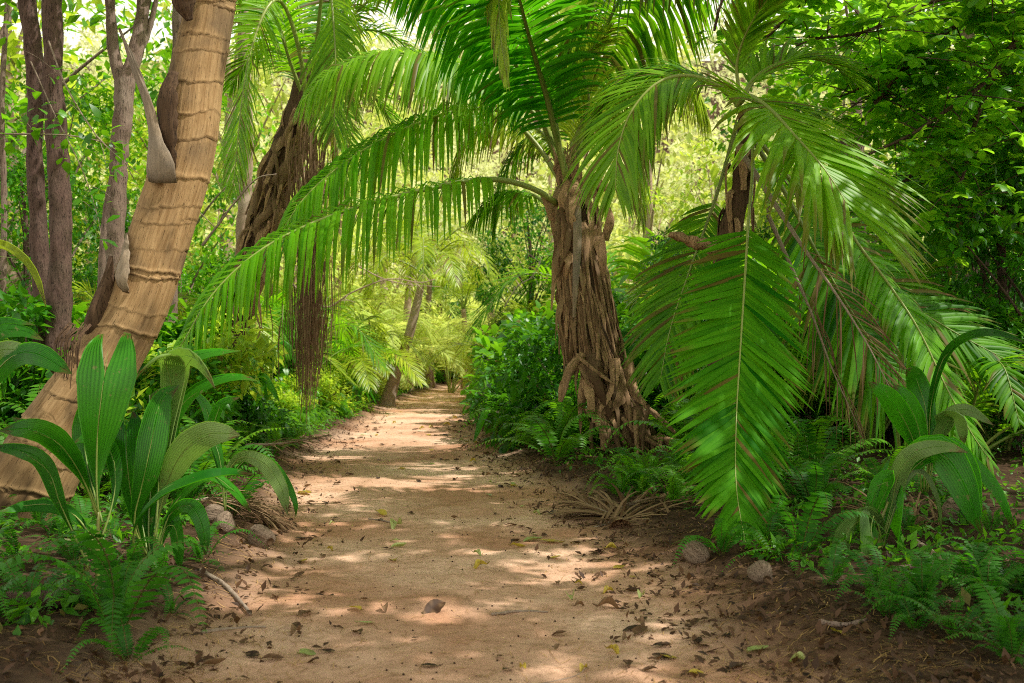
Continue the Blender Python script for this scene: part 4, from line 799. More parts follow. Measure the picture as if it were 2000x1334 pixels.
hub = Vector((6.2, 11.0, 6.4)); shade_limbs = [[hub, Vector((6.5, 8.5, 7.)), Vector((5.6, 5.5, 7.2)), Vector((4.2, 2.5, 6.8)), Vector((3., .5, 6.4))],  # added out-of-view limbs that carry the shading clumps
         [hub, Vector((8.2, 8.5, 6.8)), Vector((8.6, 5.5, 6.6)), Vector((7.8, 2.5, 6.2))], [hub, Vector((4.6, 8.6, 6.6)), Vector((2.8, 6.8, 6.4)), Vector((1.8, 5., 6.)), Vector((1.4, 3.2, 5.8))], [hub, Vector((7.5, 9., 6.6)), Vector((6.6, 6.5, 6.4)), Vector((6.2, 4., 6.2))]]
for lb in shade_limbs: tube(bb, lb, [.12, .08, .05, .02], n=30, k=8, rough=.25)
shade_clumps = []; shade_radii = []  # unseen overhead leaf clumps added to shade the corners and path
for i in range(60):
    lb = curve(rl.choice(shade_limbs), 20); q = lb[rl.randrange(4, 20)]; e = q + Vector((rl.gauss(0, .9), rl.gauss(0, .9), rl.gauss(0, .45)))
    if (2.9 < e.x < 5.0 and rl.random() < .7) or e.y > 7.8 or (e.x < 3 and e.y > 4.3): continue
    tube(bb, [q, (q + e) / 2 + Vector((0, 0, .1)), e], [.02, .014, .005], n=6, k=4, cap=False); shade_clumps.append(tuple(e - Vector((6.6, 11.8, 0)))); shade_radii.append(rl.uniform(.4, .8))
sv = Vector((math.sin(math.radians(98)) * math.cos(math.radians(57)), math.cos(math.radians(98)) * math.cos(math.radians(57)), math.sin(math.radians(57)))) / math.sin(math.radians(57))
for (xa, xb, ya, yb, k) in ((-3.9, -1.3, 2.8, 5.3, 46), (1.2, 4.6, 2.8, 5.6, 44), (-1.5, 1.5, 3.4, 5.2, 14), (-1.7, 1., 6.1, 6.7, 5), (-2., .9, 7.5, 10.9, 26), (-2.6, .2, 12.3, 14., 9)):  # ground patches picked for shade; clumps are added sunward of them
    for i in range(k):
        e = Vector((rl.uniform(xa, xb), rl.uniform(ya, yb), 0)) + sv * rl.uniform(6.2, 7.4); lb = curve(min(shade_limbs, key=lambda L_: min((p_ - e).length for p_ in L_)), 20); q = min(lb, key=lambda p_: (p_ - e).length)
        tube(bb, [q, (q + e) / 2 + Vector((0, 0, .1)), e], [.03, .02, .006], n=8, k=4, cap=False); shade_clumps.append(tuple(e - Vector((6.6, 11.8, 0)))); shade_radii.append(rl.uniform(.4, .62))
raw('crown', cloudmesh('crown', M['leaf_round'], shade_clumps, shade_radii, 85, .19, sd=71, shape='oval'), tR)  # added shading clumps above the view
# fill to a broad leafy sheet
for i in range(430):
    px = rl.uniform(1500, 2080); py = rl.uniform(-60, 470)
    if py > 60 + (px - 1480) * .95 + 120 or py < (1600 - px) * .6 - 60: continue
    if px < 1640 and py > 190: continue
    rosette(at(px, py, rl.uniform(10.8, 13.2)), .95)
put('branch', bb, M['bark_dark'], tR); put('crown', lv, M['leaf_round'], tR)

# ------------------------------------------------------------------ seedling palms with broad pleated blades
def blade(mb, pts, w, up=(0, -1, 0), n=26, m=13, fold=.35, pleat=.0055, split=None, wp=None, tint=.5, sd=0, halves=(1, 1), pet=.18):
    r = random.Random(sd); w *= .84; P = curve(pts, n + 1); T, U, S = frames(P, up)
    if wp is None: wp = ((0, .035), (pet, .05), (pet + .12, .32), (.48, .82), (.66, 1), (.82, .85), (.93, .5), (1, .04 if not split else .4))
    for sg in (-1, 1):
        vs = []; cs = []; hl = halves[0] if sg < 0 else halves[1]
        for i in range(n + 1):
            t = i / n; W = w * interp(t, *zip(*wp)); k = 0 if not split or t < split else (t - split) / (1 - split)
            fo = fold * (1 - .5 * t)
            for j in range(m + 1):
                u = j / m; uu = (k * .42 + u * (1 - k * .42 - k * .30)) if k > 0 else u
                pl = pleat * (1 if j % 2 else -1) * min(1, W / (w * .4 + 1e-6))
                vs.append(P[i] + S[i] * (sg * uu * W * math.cos(fo)) + U[i] * (-uu * W * math.sin(fo) + pl - .12 * W * uu * uu))
                cs.append((min(1, max(0, tint + (.2 if j % 2 else -.2) + .15 * noise.noise(Vector((t * 6, u * 3, sd))))), 1. if (t > .96 and r.random() < .5) else 0, 0))
        fs = [(i * (m + 1) + j, i * (m + 1) + j + 1, (i + 1) * (m + 1) + j + 1, (i + 1) * (m + 1) + j) for i in range(n) for j in range(m)]
        mb.add(vs, fs, cs)
def seedling(label, base, blades, name='palm_seedling', stems=()):
    root = thing(name, label, 'palm seedling', at(*base))
    for i, b in enumerate(blades):
        mb = MB(); mat = b.get('mat', 'seedling'); kw = {k: v for k, v in b.items() if k not in ('mat', 'p')}
        P = PX(b['p']); blade(mb, P, sd=i + base[0], **kw); tb = MB()
        o = put('leaf', mb, M[mat], root)
        Q = curve(P, 20)[:17]; tube(tb, Q[::4], [.007, .004, .0012], n=16, k=5, c=(.4, 0, 0)); put('midrib', tb, M['midrib'], o)
    if stems:
        mb = MB()
        for s in stems: tube(mb, PX(s), [.017, .013, .008], n=14, k=7, c=(.3, .3, 0), rough=.2)
        put('stem', mb, M['midrib'], root)
    return root
D = 5.7
seedling('tall seedling with one broad upright split leaf before the leaning trunk', (190, 1195, D), [
    dict(p=[(192, 1010, D), (188, 900, D), (194, 810, D - .03), (204, 730, D - .02), (214, 668, D + .06), (222, 648, D + .16)], w=.205, up=(.1, -1, .2), split=.72, fold=.25, tint=.45, pet=.1, wp=((0, .04), (.16, .08), (.3, .35), (.5, .75), (.72, 1), (.86, 1.), (1, .8))),
    dict(p=[(190, 1000, D), (165, 930, D - .1), (130, 880, D - .2), (85, 845, D - .3), (22, 815, D - .35)], w=.055, up=(0, -.6, .8), tint=.6),
    dict(p=[(190, 1010, D), (160, 930, D - .15), (110, 862, D - .3), (60, 838, D - .4), (0, 842, D - .45)], w=.085, up=(0, -.7, .7), tint=.4),
    dict(p=[(170, 1100, D), (118, 985, D - .1), (85, 905, D - .15), (40, 880, D - .2), (-20, 872, D - .25)], w=.06, up=(0, -.7, .7), tint=.2),
    dict(p=[(195, 1060, D), (225, 960, D + .1), (215, 880, D + .15), (180, 850, D + .2), (140, 868, D + .2)], w=.06, up=(0, -.8, .6), tint=.35),
    dict(p=[(192, 1080, D), (160, 1020, D + .1), (115, 990, D + .1), (60, 985, D + .1), (0, 1000, D)], w=.06, up=(0, -.6, .8), tint=.25),
    dict(p=[(200, 1020, D), (170, 905, D + .25), (165, 840, D + .3), (185, 770, D + .3), (190, 730, D + .35)], w=.10, up=(.2, -1, .1), tint=.3),
  ], stems=([(190, 1210, D), (191, 1110, D), (192, 1000, D)], [(180, 1200, D), (172, 1130, D), (168, 1080, D)]))
D = 6.0
seedling('clump of seedlings with folded pale green leaf tips', (290, 1170, D), [
    dict(p=[(285, 1090, D), (262, 1000, D - .05), (248, 900, D - .08), (246, 830, D - .02), (250, 806, D + .06)], w=.125, up=(-.1, -1, .15), split=.85, fold=.3, tint=.25, wp=((0, .05), (.2, .25), (.5, .75), (.8, 1), (.93, .9), (1, .55))),
    dict(p=[(290, 1090, D), (262, 1020, D - .1), (285, 920, D - .15), (302, 830, D - .12), (318, 775, D - .05), (350, 752, D)], w=.11, up=(.1, -1, .2), fold=.3, tint=.55),
    dict(p=[(300, 1060, D), (322, 960, D), (352, 890, D - .05), (395, 853, D - .1), (430, 846, D - .12), (468, 850, D - .14)], w=.11, up=(.3, -.8, .6), fold=.1, tint=.9, mat='seedling_pale', pleat=.006),
    dict(p=[(270, 1100, D), (262, 1030, D - .2), (310, 962, D - .3), (380, 928, D - .35), (440, 918, D - .3), (495, 926, D - .3)], w=.062, up=(0, -.6, .8), tint=.15, fold=.4),
    dict(p=[(300, 1080, D), (312, 960, D + .1), (325, 850, D + .12), (338, 740, D + .1), (335, 700, D + .02), (310, 695, D - .1), (275, 725, D - .18), (262, 745, D - .2)], w=.10, up=(0, 1, .2), fold=.15, tint=.9, mat='seedling_pale', wp=((0, .05), (.3, .2), (.5, .5), (.7, .95), (.85, .9), (1, .05))),
    dict(p=[(300, 1080, D), (316, 960, D + .14), (332, 850, D + .16), (345, 740, D + .12), (352, 698, D + .02), (380, 698, D - .05), (405, 728, D - .1), (420, 758, D - .12)], w=.10, up=(0, 1, .3), fold=.15, tint=.85, mat='seedling_pale', wp=((0, .05), (.3, .2), (.5, .5), (.7, .95), (.85, .85), (1, .05))),
    dict(p=[(302, 1080, D), (318, 920, D + .2), (330, 800, D + .2), (345, 715, D + .2), (400, 690, D + .2), (470, 685, D + .2)], w=.055, up=(0, -.5, .9), tint=.7),
    dict(p=[(300, 1110, D), (325, 1020, D), (350, 988, D - .05), (378, 992, D - .1), (396, 1030, D - .12), (402, 1085, D - .12)], w=.06, up=(0, -.5, .9), tint=.4),
    dict(p=[(300, 1120, D), (325, 1030, D), (338, 1010, D), (345, 1050, D), (352, 1115, D)], w=.05, up=(.1, -1, .4), tint=.35),
    dict(p=[(290, 1090, D), (262, 950, D + .2), (230, 850, D + .25), (236, 785, D + .25), (264, 750, D + .2)], w=.06, up=(.4, -.8, .4), tint=.7, mat='seedling_pale'),
    dict(p=[(300, 1090, D), (310, 960, D + .1), (322, 860, D + .15), (362, 780, D + .2), (410, 745, D + .2), (465, 735, D + .2), (505, 745, D + .2)], w=.055, up=(0, -.5, .9), tint=.6),
    dict(p=[(296, 1110, D), (290, 1000, D + .1), (305, 900, D + .15), (315, 800, D + .2), (310, 760, D + .3)], w=.14, up=(0, -1, .1), tint=.1, wp=((0, .05), (.2, .25), (.5, .8), (.8, 1), (1, .6))),
    dict(p=[(300, 1100, D), (330, 1000, D + .1), (400, 930, D + .1), (450, 950, D + .1), (490, 1000, D)], w=.04, up=(0, -.5, .9), tint=.6),
  ], stems=([(290, 1185, D), (287, 1120, D), (285, 1085, D)], [(298, 1180, D), (300, 1120, D), (302, 1070, D)]))
D = 7.4
seedling('seedling arching pale leaves over the left edge of the path', (440, 1000, D), [
    dict(p=[(440, 1000, D), (440, 930, D), (470, 893, D), (515, 905, D - .05), (548, 950, D - .1), (562, 1005, D - .12)], w=.075, up=(.3, -.5, .8), tint=.9, mat='seedling_pale'),
    dict(p=[(440, 1000, D), (452, 930, D + .1), (500, 890, D + .1), (545, 920, D + .05), (575, 975, D), (578, 1010, D)], w=.04, up=(.3, -.5, .8), tint=.7),
    dict(p=[(440, 1000, D), (430, 900, D + .2), (415, 840, D + .3), (430, 790, D + .3), (470, 775, D + .3)], w=.055, up=(0, -.6, .8), tint=.6),
    dict(p=[(440, 1000, D), (420, 860, D + .3), (400, 790, D + .4), (370, 760, D + .4)], w=.06, up=(0, -.8, .5), tint=.3)])
seedling('broad dark leaves entering from the left frame edge', (-60, 1000, 6.3), [
    dict(p=[(-60, 900, 6.3), (-40, 780, 6.2), (20, 700, 6.1), (70, 690, 6.0), (140, 730, 5.9)], w=.095, up=(0, -.7, .7), tint=.4),
    dict(p=[(-60, 900, 6.3), (-50, 760, 6.3), (-10, 690, 6.2), (40, 685, 6.1), (88, 702, 6.1)], w=.08, up=(0, -.7, .7), tint=.7, mat='seedling_pale'),
    dict(p=[(-60, 900, 6.3), (-50, 740, 6.4), (-10, 655, 6.4), (40, 645, 6.4), (85, 665, 6.4)], w=.07, up=(0, -.7, .7), tint=.3),
    dict(p=[(-60, 900, 6.3), (-50, 700, 6.5), (-10, 632, 6.5), (30, 628, 6.5), (70, 635, 6.5)], w=.04, up=(0, -.7, .7), tint=.3),
    dict(p=[(-60, 900, 6.3), (-60, 600, 6.6), (-20, 485, 6.5), (30, 492, 6.4), (68, 535, 6.4), (90, 600, 6.4)], w=.045, up=(.3, -.5, .8), tint=.9, mat='frond_yellow')])
D = 7.0
seedling('upright light green seedling right of the hanging frond', (1800, 960, D + .3), [
    dict(p=[(1800, 960, D + .3), (1790, 880, D + .2), (1765, 820, D + .1), (1735, 775, D), (1695, 745, D)], w=.10, up=(-.2, -.9, .3), tint=.95, fold=.35),
    dict(p=[(1805, 960, D + .3), (1803, 890, D + .2), (1792, 830, D + .15), (1770, 780, D + .1), (1745, 750, D + .1)], w=.125, up=(.2, -1, .2), tint=.75, fold=.3),
    dict(p=[(1810, 960, D + .3), (1812, 880, D + .35), (1808, 800, D + .4), (1790, 740, D + .4), (1770, 722, D + .3)], w=.12, up=(0, -1, .2), tint=.25),
    dict(p=[(1812, 960, D + .3), (1822, 880, D + .2), (1850, 830, D + .1), (1845, 812, D + .05), (1870, 820, D), (1884, 868, D)], w=.085, up=(.1, -.7, .7), tint=.5, mat='seedling_pale'),
    dict(p=[(1812, 960, D + .3), (1830, 870, D + .2), (1850, 815, D + .2), (1890, 800, D + .15), (1940, 830, D + .1)], w=.06, up=(.1, -.5, .8), tint=.6, mat='seedling_pale'),
    dict(p=[(1812, 960, D + .3), (1815, 850, D + .2), (1822, 770, D + .1), (1850, 690, D), (1895, 655, D - .1), (1950, 650, D - .1), (2010, 672, D - .1)], w=.040, up=(0, -.6, .8), tint=.15)])
D = 6.6
seedling('drooping seedling with hanging paired leaves at the right foreground', (1690, 1130, D), [
    dict(p=[(1700, 1130, D), (1720, 1060, D), (1715, 1020, D - .05), (1685, 1008, D - .12), (1650, 1050, D - .16), (1628, 1160, D - .15)], w=.085, up=(-.2, -.8, .5), tint=.35, fold=.35, mat='seedling_pale'),
    dict(p=[(1700, 1130, D), (1722, 1060, D), (1718, 1020, D - .05), (1695, 1006, D - .12), (1702, 1070, D - .18), (1710, 1185, D - .18)], w=.095, up=(.2, -.8, .5), tint=.25, fold=.35, mat='seedling_pale'),
    dict(p=[(1700, 1130, D), (1735, 1040, D + .1), (1740, 960, D + .1), (1750, 980, D), (1762, 1050, D - .02), (1780, 1115, D)], w=.14, up=(.2, -1, .2), tint=.3, wp=((0, .04), (.25, .06), (.45, .3), (.6, .9), (.85, 1), (1, .6))),
    dict(p=[(1700, 1130, D), (1745, 990, D), (1780, 910, D), (1830, 880, D - .05), (1880, 940, D - .1), (1918, 1045, D - .1)], w=.14, up=(.4, -.8, .5), tint=.6, fold=.4),
    dict(p=[(1700, 1130, D), (1745, 990, D + .05), (1780, 905, D + .05), (1850, 875, D), (1895, 920, D - .02), (1915, 1030, D)], w=.10, up=(.4, -.8, .5), tint=.8, fold=.3),
    dict(p=[(1700, 1130, D), (1745, 990, D + .1), (1790, 890, D + .1), (1870, 885, D + .1), (1945, 950, D + .1), (1985, 1042, D + .1)], w=.075, up=(.4, -.7, .6), tint=.65, fold=.3),
    dict(p=[(1700, 1130, D), (1740, 990, D), (1765, 905, D - .05), (1800, 878, D - .1), (1850, 872, D - .15), (1890, 884, D - .2)], w=.075, up=(.1, -.5, .9), tint=.7, mat='seedling_pale', pleat=.006),
    dict(p=[(1700, 1130, D), (1710, 1010, D - .05), (1740, 930, D - .1), (1712, 940, D - .1), (1690, 1000, D - .1)], w=.04, up=(-.1, -1, .3), tint=.95),
    dict(p=[(1700, 1130, D), (1700, 1010, D - .05), (1715, 950, D - .06), (1740, 890, D - .05)], w=.03, up=(-.1, -1, .3), tint=.95),
    dict(p=[(1705, 1130, D), (1760, 960, D), (1800, 920, D), (1830, 970, D - .05), (1840, 1040, D - .05)], w=.022, up=(.2, -.8, .6), tint=.5, mat='seedling_pale'),
  ], stems=([(1700, 1145, D), (1706, 1060, D), (1735, 980, D)], [(1700, 1145, D), (1712, 1080, D), (1722, 1020, D)]))
D = 8.3
seedling('low split leaf seedling lying on litter near the right bank', (1640, 1200, 5.9), [
    dict(p=[(1560, 1190, 5.7), (1600, 1200, 5.6), (1640, 1225, 5.45), (1675, 1250, 5.4)], w=.085, up=(0, -.6, .9), tint=.35, fold=.2, wp=((0, .2), (.3, .8), (.6, 1), (1, .1))),
    dict(p=[(1590, 1185, 5.8), (1630, 1180, 5.75), (1660, 1190, 5.7), (1690, 1210, 5.6)], w=.05, up=(0, -.4, .9), tint=.2)])
for i, (px, py, Yd, lab) in enumerate(((1060, 850, 15.5, 'arching strap leaf seedling at the foot of the right hedge'), (985, 880, 15.8, 'strap leaf seedling overhanging the right edge of the path'), (700, 800, 24, 'long pale arching strap leaves left of the path'), (480, 800, 15, 'broad leaf seedling under the dark shaggy palm'), (530, 730, 19, 'large leaf plant beside the hanging dead bundle'))):
    b = (px, py + 25, Yd); bl = []
    for j in range(6):
        a = j * 2.4 + i; dx = math.cos(a) * 620 / Yd; h = (1000 + 300 * r_(i, j)) / Yd
        bl.append(dict(p=[b, (px + dx * .3, py - h * .8, Yd), (px + dx * .9, py - h * (1.0 if j % 2 else .8), Yd + .2 * math.sin(a)), (px + dx * 1.6, py - h * .2, Yd + .4 * math.sin(a))], w=.07 if i != 2 else .04, up=(dx * .01, -.6, .8), tint=.3 + .1 * j, mat='seedling_pale' if j % 3 == 0 else 'seedling', n=16, m=4))
    seedling(lab, b, bl)

# ------------------------------------------------------------------ ferns
M['fern_painted_shade'] = leafmat('fern_painted_shade', (.006, .06, .006), (.055, .23, .012), tr=(.14, .55, .015), tf=.35, rough=.5, spec=.3, var=.6)  # darker copy of the fern green, foreground shade put into the colour
def fern_mesh(sd, L=.62, np_=26, wl=.085, arch=.55, mt='fern'):
    r = random.Random(sd); mb = MB(); K = 30
    pts = [Vector((0, 0, 0)), Vector((L * .28, 0, L * .42 * arch * 1.6)), Vector((L * .62, 0, L * .55 * arch * 1.5)), Vector((L * .95, r.uniform(-.04, .04), L * .34 * arch))]
    P = curve(pts, K); T, U, S = frames(P, (0, 0, 1)); tube(mb, pts, [.004, .003, .001], n=14, k=4, c=(.6, .5, 0), cap=False)
    for i in range(np_):
        t = .14 + .86 * (i + .5) / np_; k = min(K - 2, int(t * (K - 1))); p = P[k]
        ln = wl * interp(t, [.1, .25, .5, .8, 1], [.5, .95, 1, .6, .12])
        for sg in (-1, 1):
            d = (S[k] * sg + T[k] * .28 + U[k] * r.uniform(-.25, .05)).normalized(); nn = U[k]; w = d.cross(nn).normalized() * ln * .15; c = (min(1, max(0, .45 + .3 * t + r.gauss(0, .1))), 0, 0)
            vs = [p, p + d * ln * .15 + w * 1.1, p + d * ln * .65 + w * .9 - nn * ln * .06, p + d * ln - nn * ln * .18, p + d * ln * .65 - w * .9 - nn * ln * .06, p + d * ln * .15 - w * 1.1]
            mb.add(vs, [(0, 1, 5), (1, 2, 4, 5), (2, 3, 4)], c)
    me = mb.mesh('frond'); me.materials.append(M[mt]); return me
FE = [fern_mesh(200 + i, L=.55 + .08 * i, arch=(.5, .75, .3, .6)[i], wl=(.075, .085, .07, .095)[i]) for i in range(4)]
FD = [fern_mesh(220 + i, L=.55 + .08 * i, arch=(.5, .75, .3, .6)[i], wl=(.07, .09, .065, .095)[i], np_=(24, 30, 20, 26)[i], mt='fern_painted_shade') for i in range(4)]
rf = random.Random(31)
def fern(x, y, s, label, group, nf=None):
    root = thing('fern', label, 'fern', (x, y, zt(x, y) - .02), group); nf = nf or rf.randint(8, 12); a0 = rf.uniform(0, 6)
    for i in range(nf):
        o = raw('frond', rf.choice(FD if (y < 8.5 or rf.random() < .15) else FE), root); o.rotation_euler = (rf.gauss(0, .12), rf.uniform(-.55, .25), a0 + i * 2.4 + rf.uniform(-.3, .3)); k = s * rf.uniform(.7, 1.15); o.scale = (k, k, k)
    return root
for i in range(112):   # right bank
    Y = rf.uniform(9.3, 19) if i < 66 else rf.uniform(4.6, 9); l, r = edges(Y)
    x = r + rf.uniform(.45, 2.6) if Y > 9 else r + rf.uniform(.75, 3.0)
    pxx = 1000 + x / Y * FP
    if Y > 10.2 and Y < 14 and 1110 < pxx < 1340: continue
    if (Y < 8.2 and pxx < 1600) or (5.5 < Y < 6.8 and pxx < 2010): continue
    kk = .6 if (5.9 < Y < 8.2 and pxx < 2000) else .55 if (9 < Y <= 10.2 and 1080 < pxx < 1400) else 1.
    fern(x, Y, kk * rf.uniform(.95, 1.7) * (1 if Y > 9 else .48), 'green sword fern on the shaded right bank' if Y > 9 else 'dark fern in the shadow at the lower right', 'ferns on the right bank' if Y > 9 else 'ferns in the lower right shadow')
for i in range(74):
    Y = rf.uniform(8, 19) if i < 46 else rf.uniform(4.3, 8); l, r = edges(Y)
    x = l - rf.uniform(.35, 3.2) if Y > 8 else l - rf.uniform(.25, 2.0)
    if (5.6 < Y < 8 and x > -2.9) or (Y < 5.3 and rf.random() < .2): continue
    fern(x, Y, rf.uniform(.7, 1.2) * (.5 if Y < 8 else 1), 'green fern on the left bank under the palms' if Y > 8 else 'dark fern low in the left foreground', 'ferns on the left bank' if Y > 8 else 'ferns in the left foreground')
for i in range(28):
    Y = rf.uniform(10, 22); l, r = edges(Y); pxx = 1000 + (r + .9) / Y * FP
    if Y < 14 and 1110 < pxx < 1340: Y = rf.uniform(15, 24); l, r = edges(Y)
    fern(r + rf.uniform(.35, 1.1), Y, rf.uniform(.8, 1.2), 'arching fern overhanging the right side of the sandy path', 'ferns at the right path edge')
    fern(l - rf.uniform(.35, 1.3), rf.uniform(-.1, .1) + Y, rf.uniform(.5, .9), 'low fern at the left side of the sandy path', 'ferns at the left path edge')
for i in range(30):
    Y = rf.uniform(4.3, 8.); l, r = edges(Y); xx = l - rf.uniform(.15 if Y < 6 else .7, 2.)
    fern(xx, Y, rf.uniform(.28, .5), 'small dark fern under the left foreground seedlings', 'small ferns under the left seedlings', 7)
for i in range(40):
    Y = rf.uniform(4.1, 5.6); l, r = edges(Y); fern(r + rf.uniform(.7, 2.4), Y, rf.uniform(.28, .6), 'small dark fern among the litter in the lower right corner', 'ferns in the lower right corner', 7)
for i in range(26):
    px = rf.uniform(-20, 420); Y = rf.uniform(8.8, 13); fern(X(px, Y), Y, rf.uniform(1, 1.5), 'tall dark fern behind the leaning palm trunk', 'ferns behind the leaning trunk')
for px, py, s, lab in ((395, 1130, .55, 'small fern beside the coconuts'), (230, 1290, .95, 'fern with one long frond at the bottom left'), (1500, 1100, .7, 'light fern at the tip of the hanging frond'), (1410, 1120, .55, 'little fern left of the frond tip'), (1560, 1130, .8, 'bushy fern right of the frond tip'), (1590, 1040, .9, 'fern growing behind the frond tip'), (1250, 985, .8, 'fern below the shaggy trunk'), (1330, 975, .7, 'fern left of the dead frond pile')):
    Y = 2722 / (py - 700); fern(X(px, Y), Y, s, lab, None, 9)

# ------------------------------------------------------------------ things on the ground
def coconut(px, py, D_, label, rot, wp=1.):
    Y = D_; x = X(px, Y); rg2 = random.Random(px); r = .085 * wp; n, k = 18, 30; mb = MB(); vs = []
    for i in range(n + 1):
        ph = math.pi * i / n; z = -math.cos(ph) * 1.28; q = math.sin(ph) ** .85
        for j in range(k):
            a = 2 * math.pi * j / k; rr2 = q * (1 + .12 * math.cos(3 * a)) * (1 + .10 * noise.noise(Vector((math.cos(a) * 2, math.sin(a) * 2, z * .8 + px))) + .02 * abs(math.sin(a * 9)))
            vs.append(Vector((math.cos(a) * rr2 * r, z * r, math.sin(a) * rr2 * r)))
    fs = [(i * k + j, i * k + (j + 1) % k, (i + 1) * k + (j + 1) % k, (i + 1) * k + j) for i in range(n) for j in range(k)]
    mb.add(vs, fs, (.1, 0, 0)); me = mb.mesh('coconut'); me.materials.append(M['coconut']); o = raw('coconut', me)
    o.location = (x, Y, zt(x, Y) + r * .8); o.rotation_euler = rot; tag(o, label, 'coconut', 'fallen coconut husks')
    cp = MB(); vs2 = [Vector((math.cos(a * math.pi / 4) * r * .34, -1.20 * r - (.0 if rr_ else .012), math.sin(a * math.pi / 4) * r * .34)) for rr_ in (1, 0) for a in range(8)]
    cp.add(vs2, [(i, (i + 1) % 8, 8 + (i + 1) % 8, 8 + i) for i in range(8)] + [tuple(range(15, 7, -1))], (.1, .6, 0)); me = cp.mesh('stalk_cap'); me.materials.append(M['husk']); raw('stalk_cap', me, o)
coconut(510, 1085, 7.2, 'round brown coconut husk at the left edge of the sand', (.2, .1, .9))
coconut(437, 1072, 7.35, 'greyish coconut husk, middle of the three on the left', (.5, .6, .3), .9)
coconut(420, 1050, 7.7, 'coconut husk furthest back of the three on the left', (.1, .5, 1.4), .9)
coconut(1360, 1125, 6.5, 'grey coconut husk on litter left of the frond tip', (.4, .2, 1.0), .85)
coconut(1486, 1172, 5.85, 'split pale coconut husk right of the path litter', (.3, .9, .4), .8)
coconut(1870, 1068, 7.3, 'mossy coconut husk in the dark right undergrowth', (.4, .2, .7))
# dead frond piles
def dead_pile(label, specs, group=None):
    for sp in specs:
        pass
def dead_frond(label, pix, sd, L=.5, n=46, dr=.5, sides=(1, 1), w=.010, up=(0, -.2, 1)):
    base = at(*pix[0]); lf, rb = frond(pts=PX(pix), n=n, L=L, w=w, a0=38, a1=16, lift=12, droop=dr, start=.15, rad=.022, sd=sd, tint=.55, up=up, brown=.25, jit=2.4, sides=sides)
    o = put('dead_frond', lf, M['dead'], base=base); tag(o, label, 'dead frond'); rb2 = put('midrib', rb, M['stick'], o); return o
dead_frond('dry curled palm frond lying beside the path at its right edge', [(1420, 1055, 7.6), (1330, 1040, 7.9), (1240, 1020, 8.2), (1160, 990, 8.6), (1130, 975, 8.8)], 301, L=.8, w=.014, n=60)
dead_frond('grey dead frond tangled under the hanging frond tip', [(1130, 1045, 8.0), (1220, 1015, 8.2), (1310, 1020, 8.1), (1400, 1045, 7.9)], 302, L=.75, w=.012, n=56)
dead_frond('dead frond heap behind the little ferns', [(1180, 1000, 8.9), (1280, 975, 9.0), (1380, 985, 8.8), (1460, 1010, 8.4)], 303, L=.7, w=.011)
dead_frond('dry frond stretched through the right foreground undergrowth', [(1850, 1150, 6.5), (1800, 1080, 6.9), (1760, 1030, 7.2), (1700, 1000, 7.6)], 304, L=.7, w=.008)
dead_frond('grey dead leaflets fanned on the dark right bank', [(1960, 1090, 6.8), (1880, 1050, 7.1), (1800, 1020, 7.4), (1740, 1000, 7.8)], 305, L=.7, w=.008)
dead_frond('dry strap leaves spread on the left bank behind the coconuts', [(330, 1000, 7.8), (400, 975, 8.0), (470, 985, 8.1), (545, 1020, 8.0)], 306, L=.6, w=.008)
dead_frond('broken dead frond in the left undergrowth', [(480, 870, 12), (560, 865, 12), (640, 850, 12.5)], 307, L=.4, w=.01, n=30)
# open husk
mb = MB(); boot_pts = PX([(1190, 1040, 8.0), (1205, 1015, 7.95), (1222, 1018, 7.95), (1238, 1045, 8.0)]); ribbon(mb, boot_pts, .09, up=(0, .2, 1), n=16, curl=.5, c=(.6, 0, 0), wp=((0, .7), (.5, 1), (1, .6))); o = put('curled_sheath', mb, M['husk'], base=boot_pts[0]); tag(o, 'curled brown palm sheath on the dead frond pile', 'palm sheath')
def stick(label, pix, r, mat='stick', sd=1):
    mb = MB(); P = [Vector((X(p[0], 2722 / (p[1] - 700)), 2722 / (p[1] - 700), 0)) for p in pix]
    for p in P: p.z = zt(p.x, p.y) + r * .7
    tube(mb, P, [r, r * .9, r * .5], n=26, k=8, rough=.5, sd=sd); o = put('fallen_stick', mb, M[mat], base=P[0]); tag(o, label, 'stick')
stick('thick rotten log lying at the lower left corner', [(-60, 1262, 0), (80, 1252, 0), (205, 1240, 0)], .055, 'bark_dark')
stick('curved dry stick at the left edge of the sand', [(395, 1250), (440, 1235), (520, 1228)], .010)
stick('dry grey branch behind the left coconuts', [(392, 1150), (440, 1165), (490, 1200)], .016)
stick('pale stick on the right bank', [(1790, 1110), (1830, 1140), (1850, 1160)], .022, 'bark_pale')
stick('brown stick lying crosswise at the right', [(1715, 1160), (1780, 1155), (1830, 1162)], .020, 'bark_grey')
stick('pale fallen stick low right', [(1600, 1262), (1650, 1270), (1700, 1265)], .014, 'bark_grey')
stick('short twig in the middle of the sand', [(1060, 1333), (1120, 1318), (1150, 1300)], .003)
stick('thin twig near the yellow leaf', [(960, 1204), (1010, 1196), (1070, 1193)], .008)
stick('small stick mid path', [(720, 1015), (745, 1018), (770, 1024)], .008)

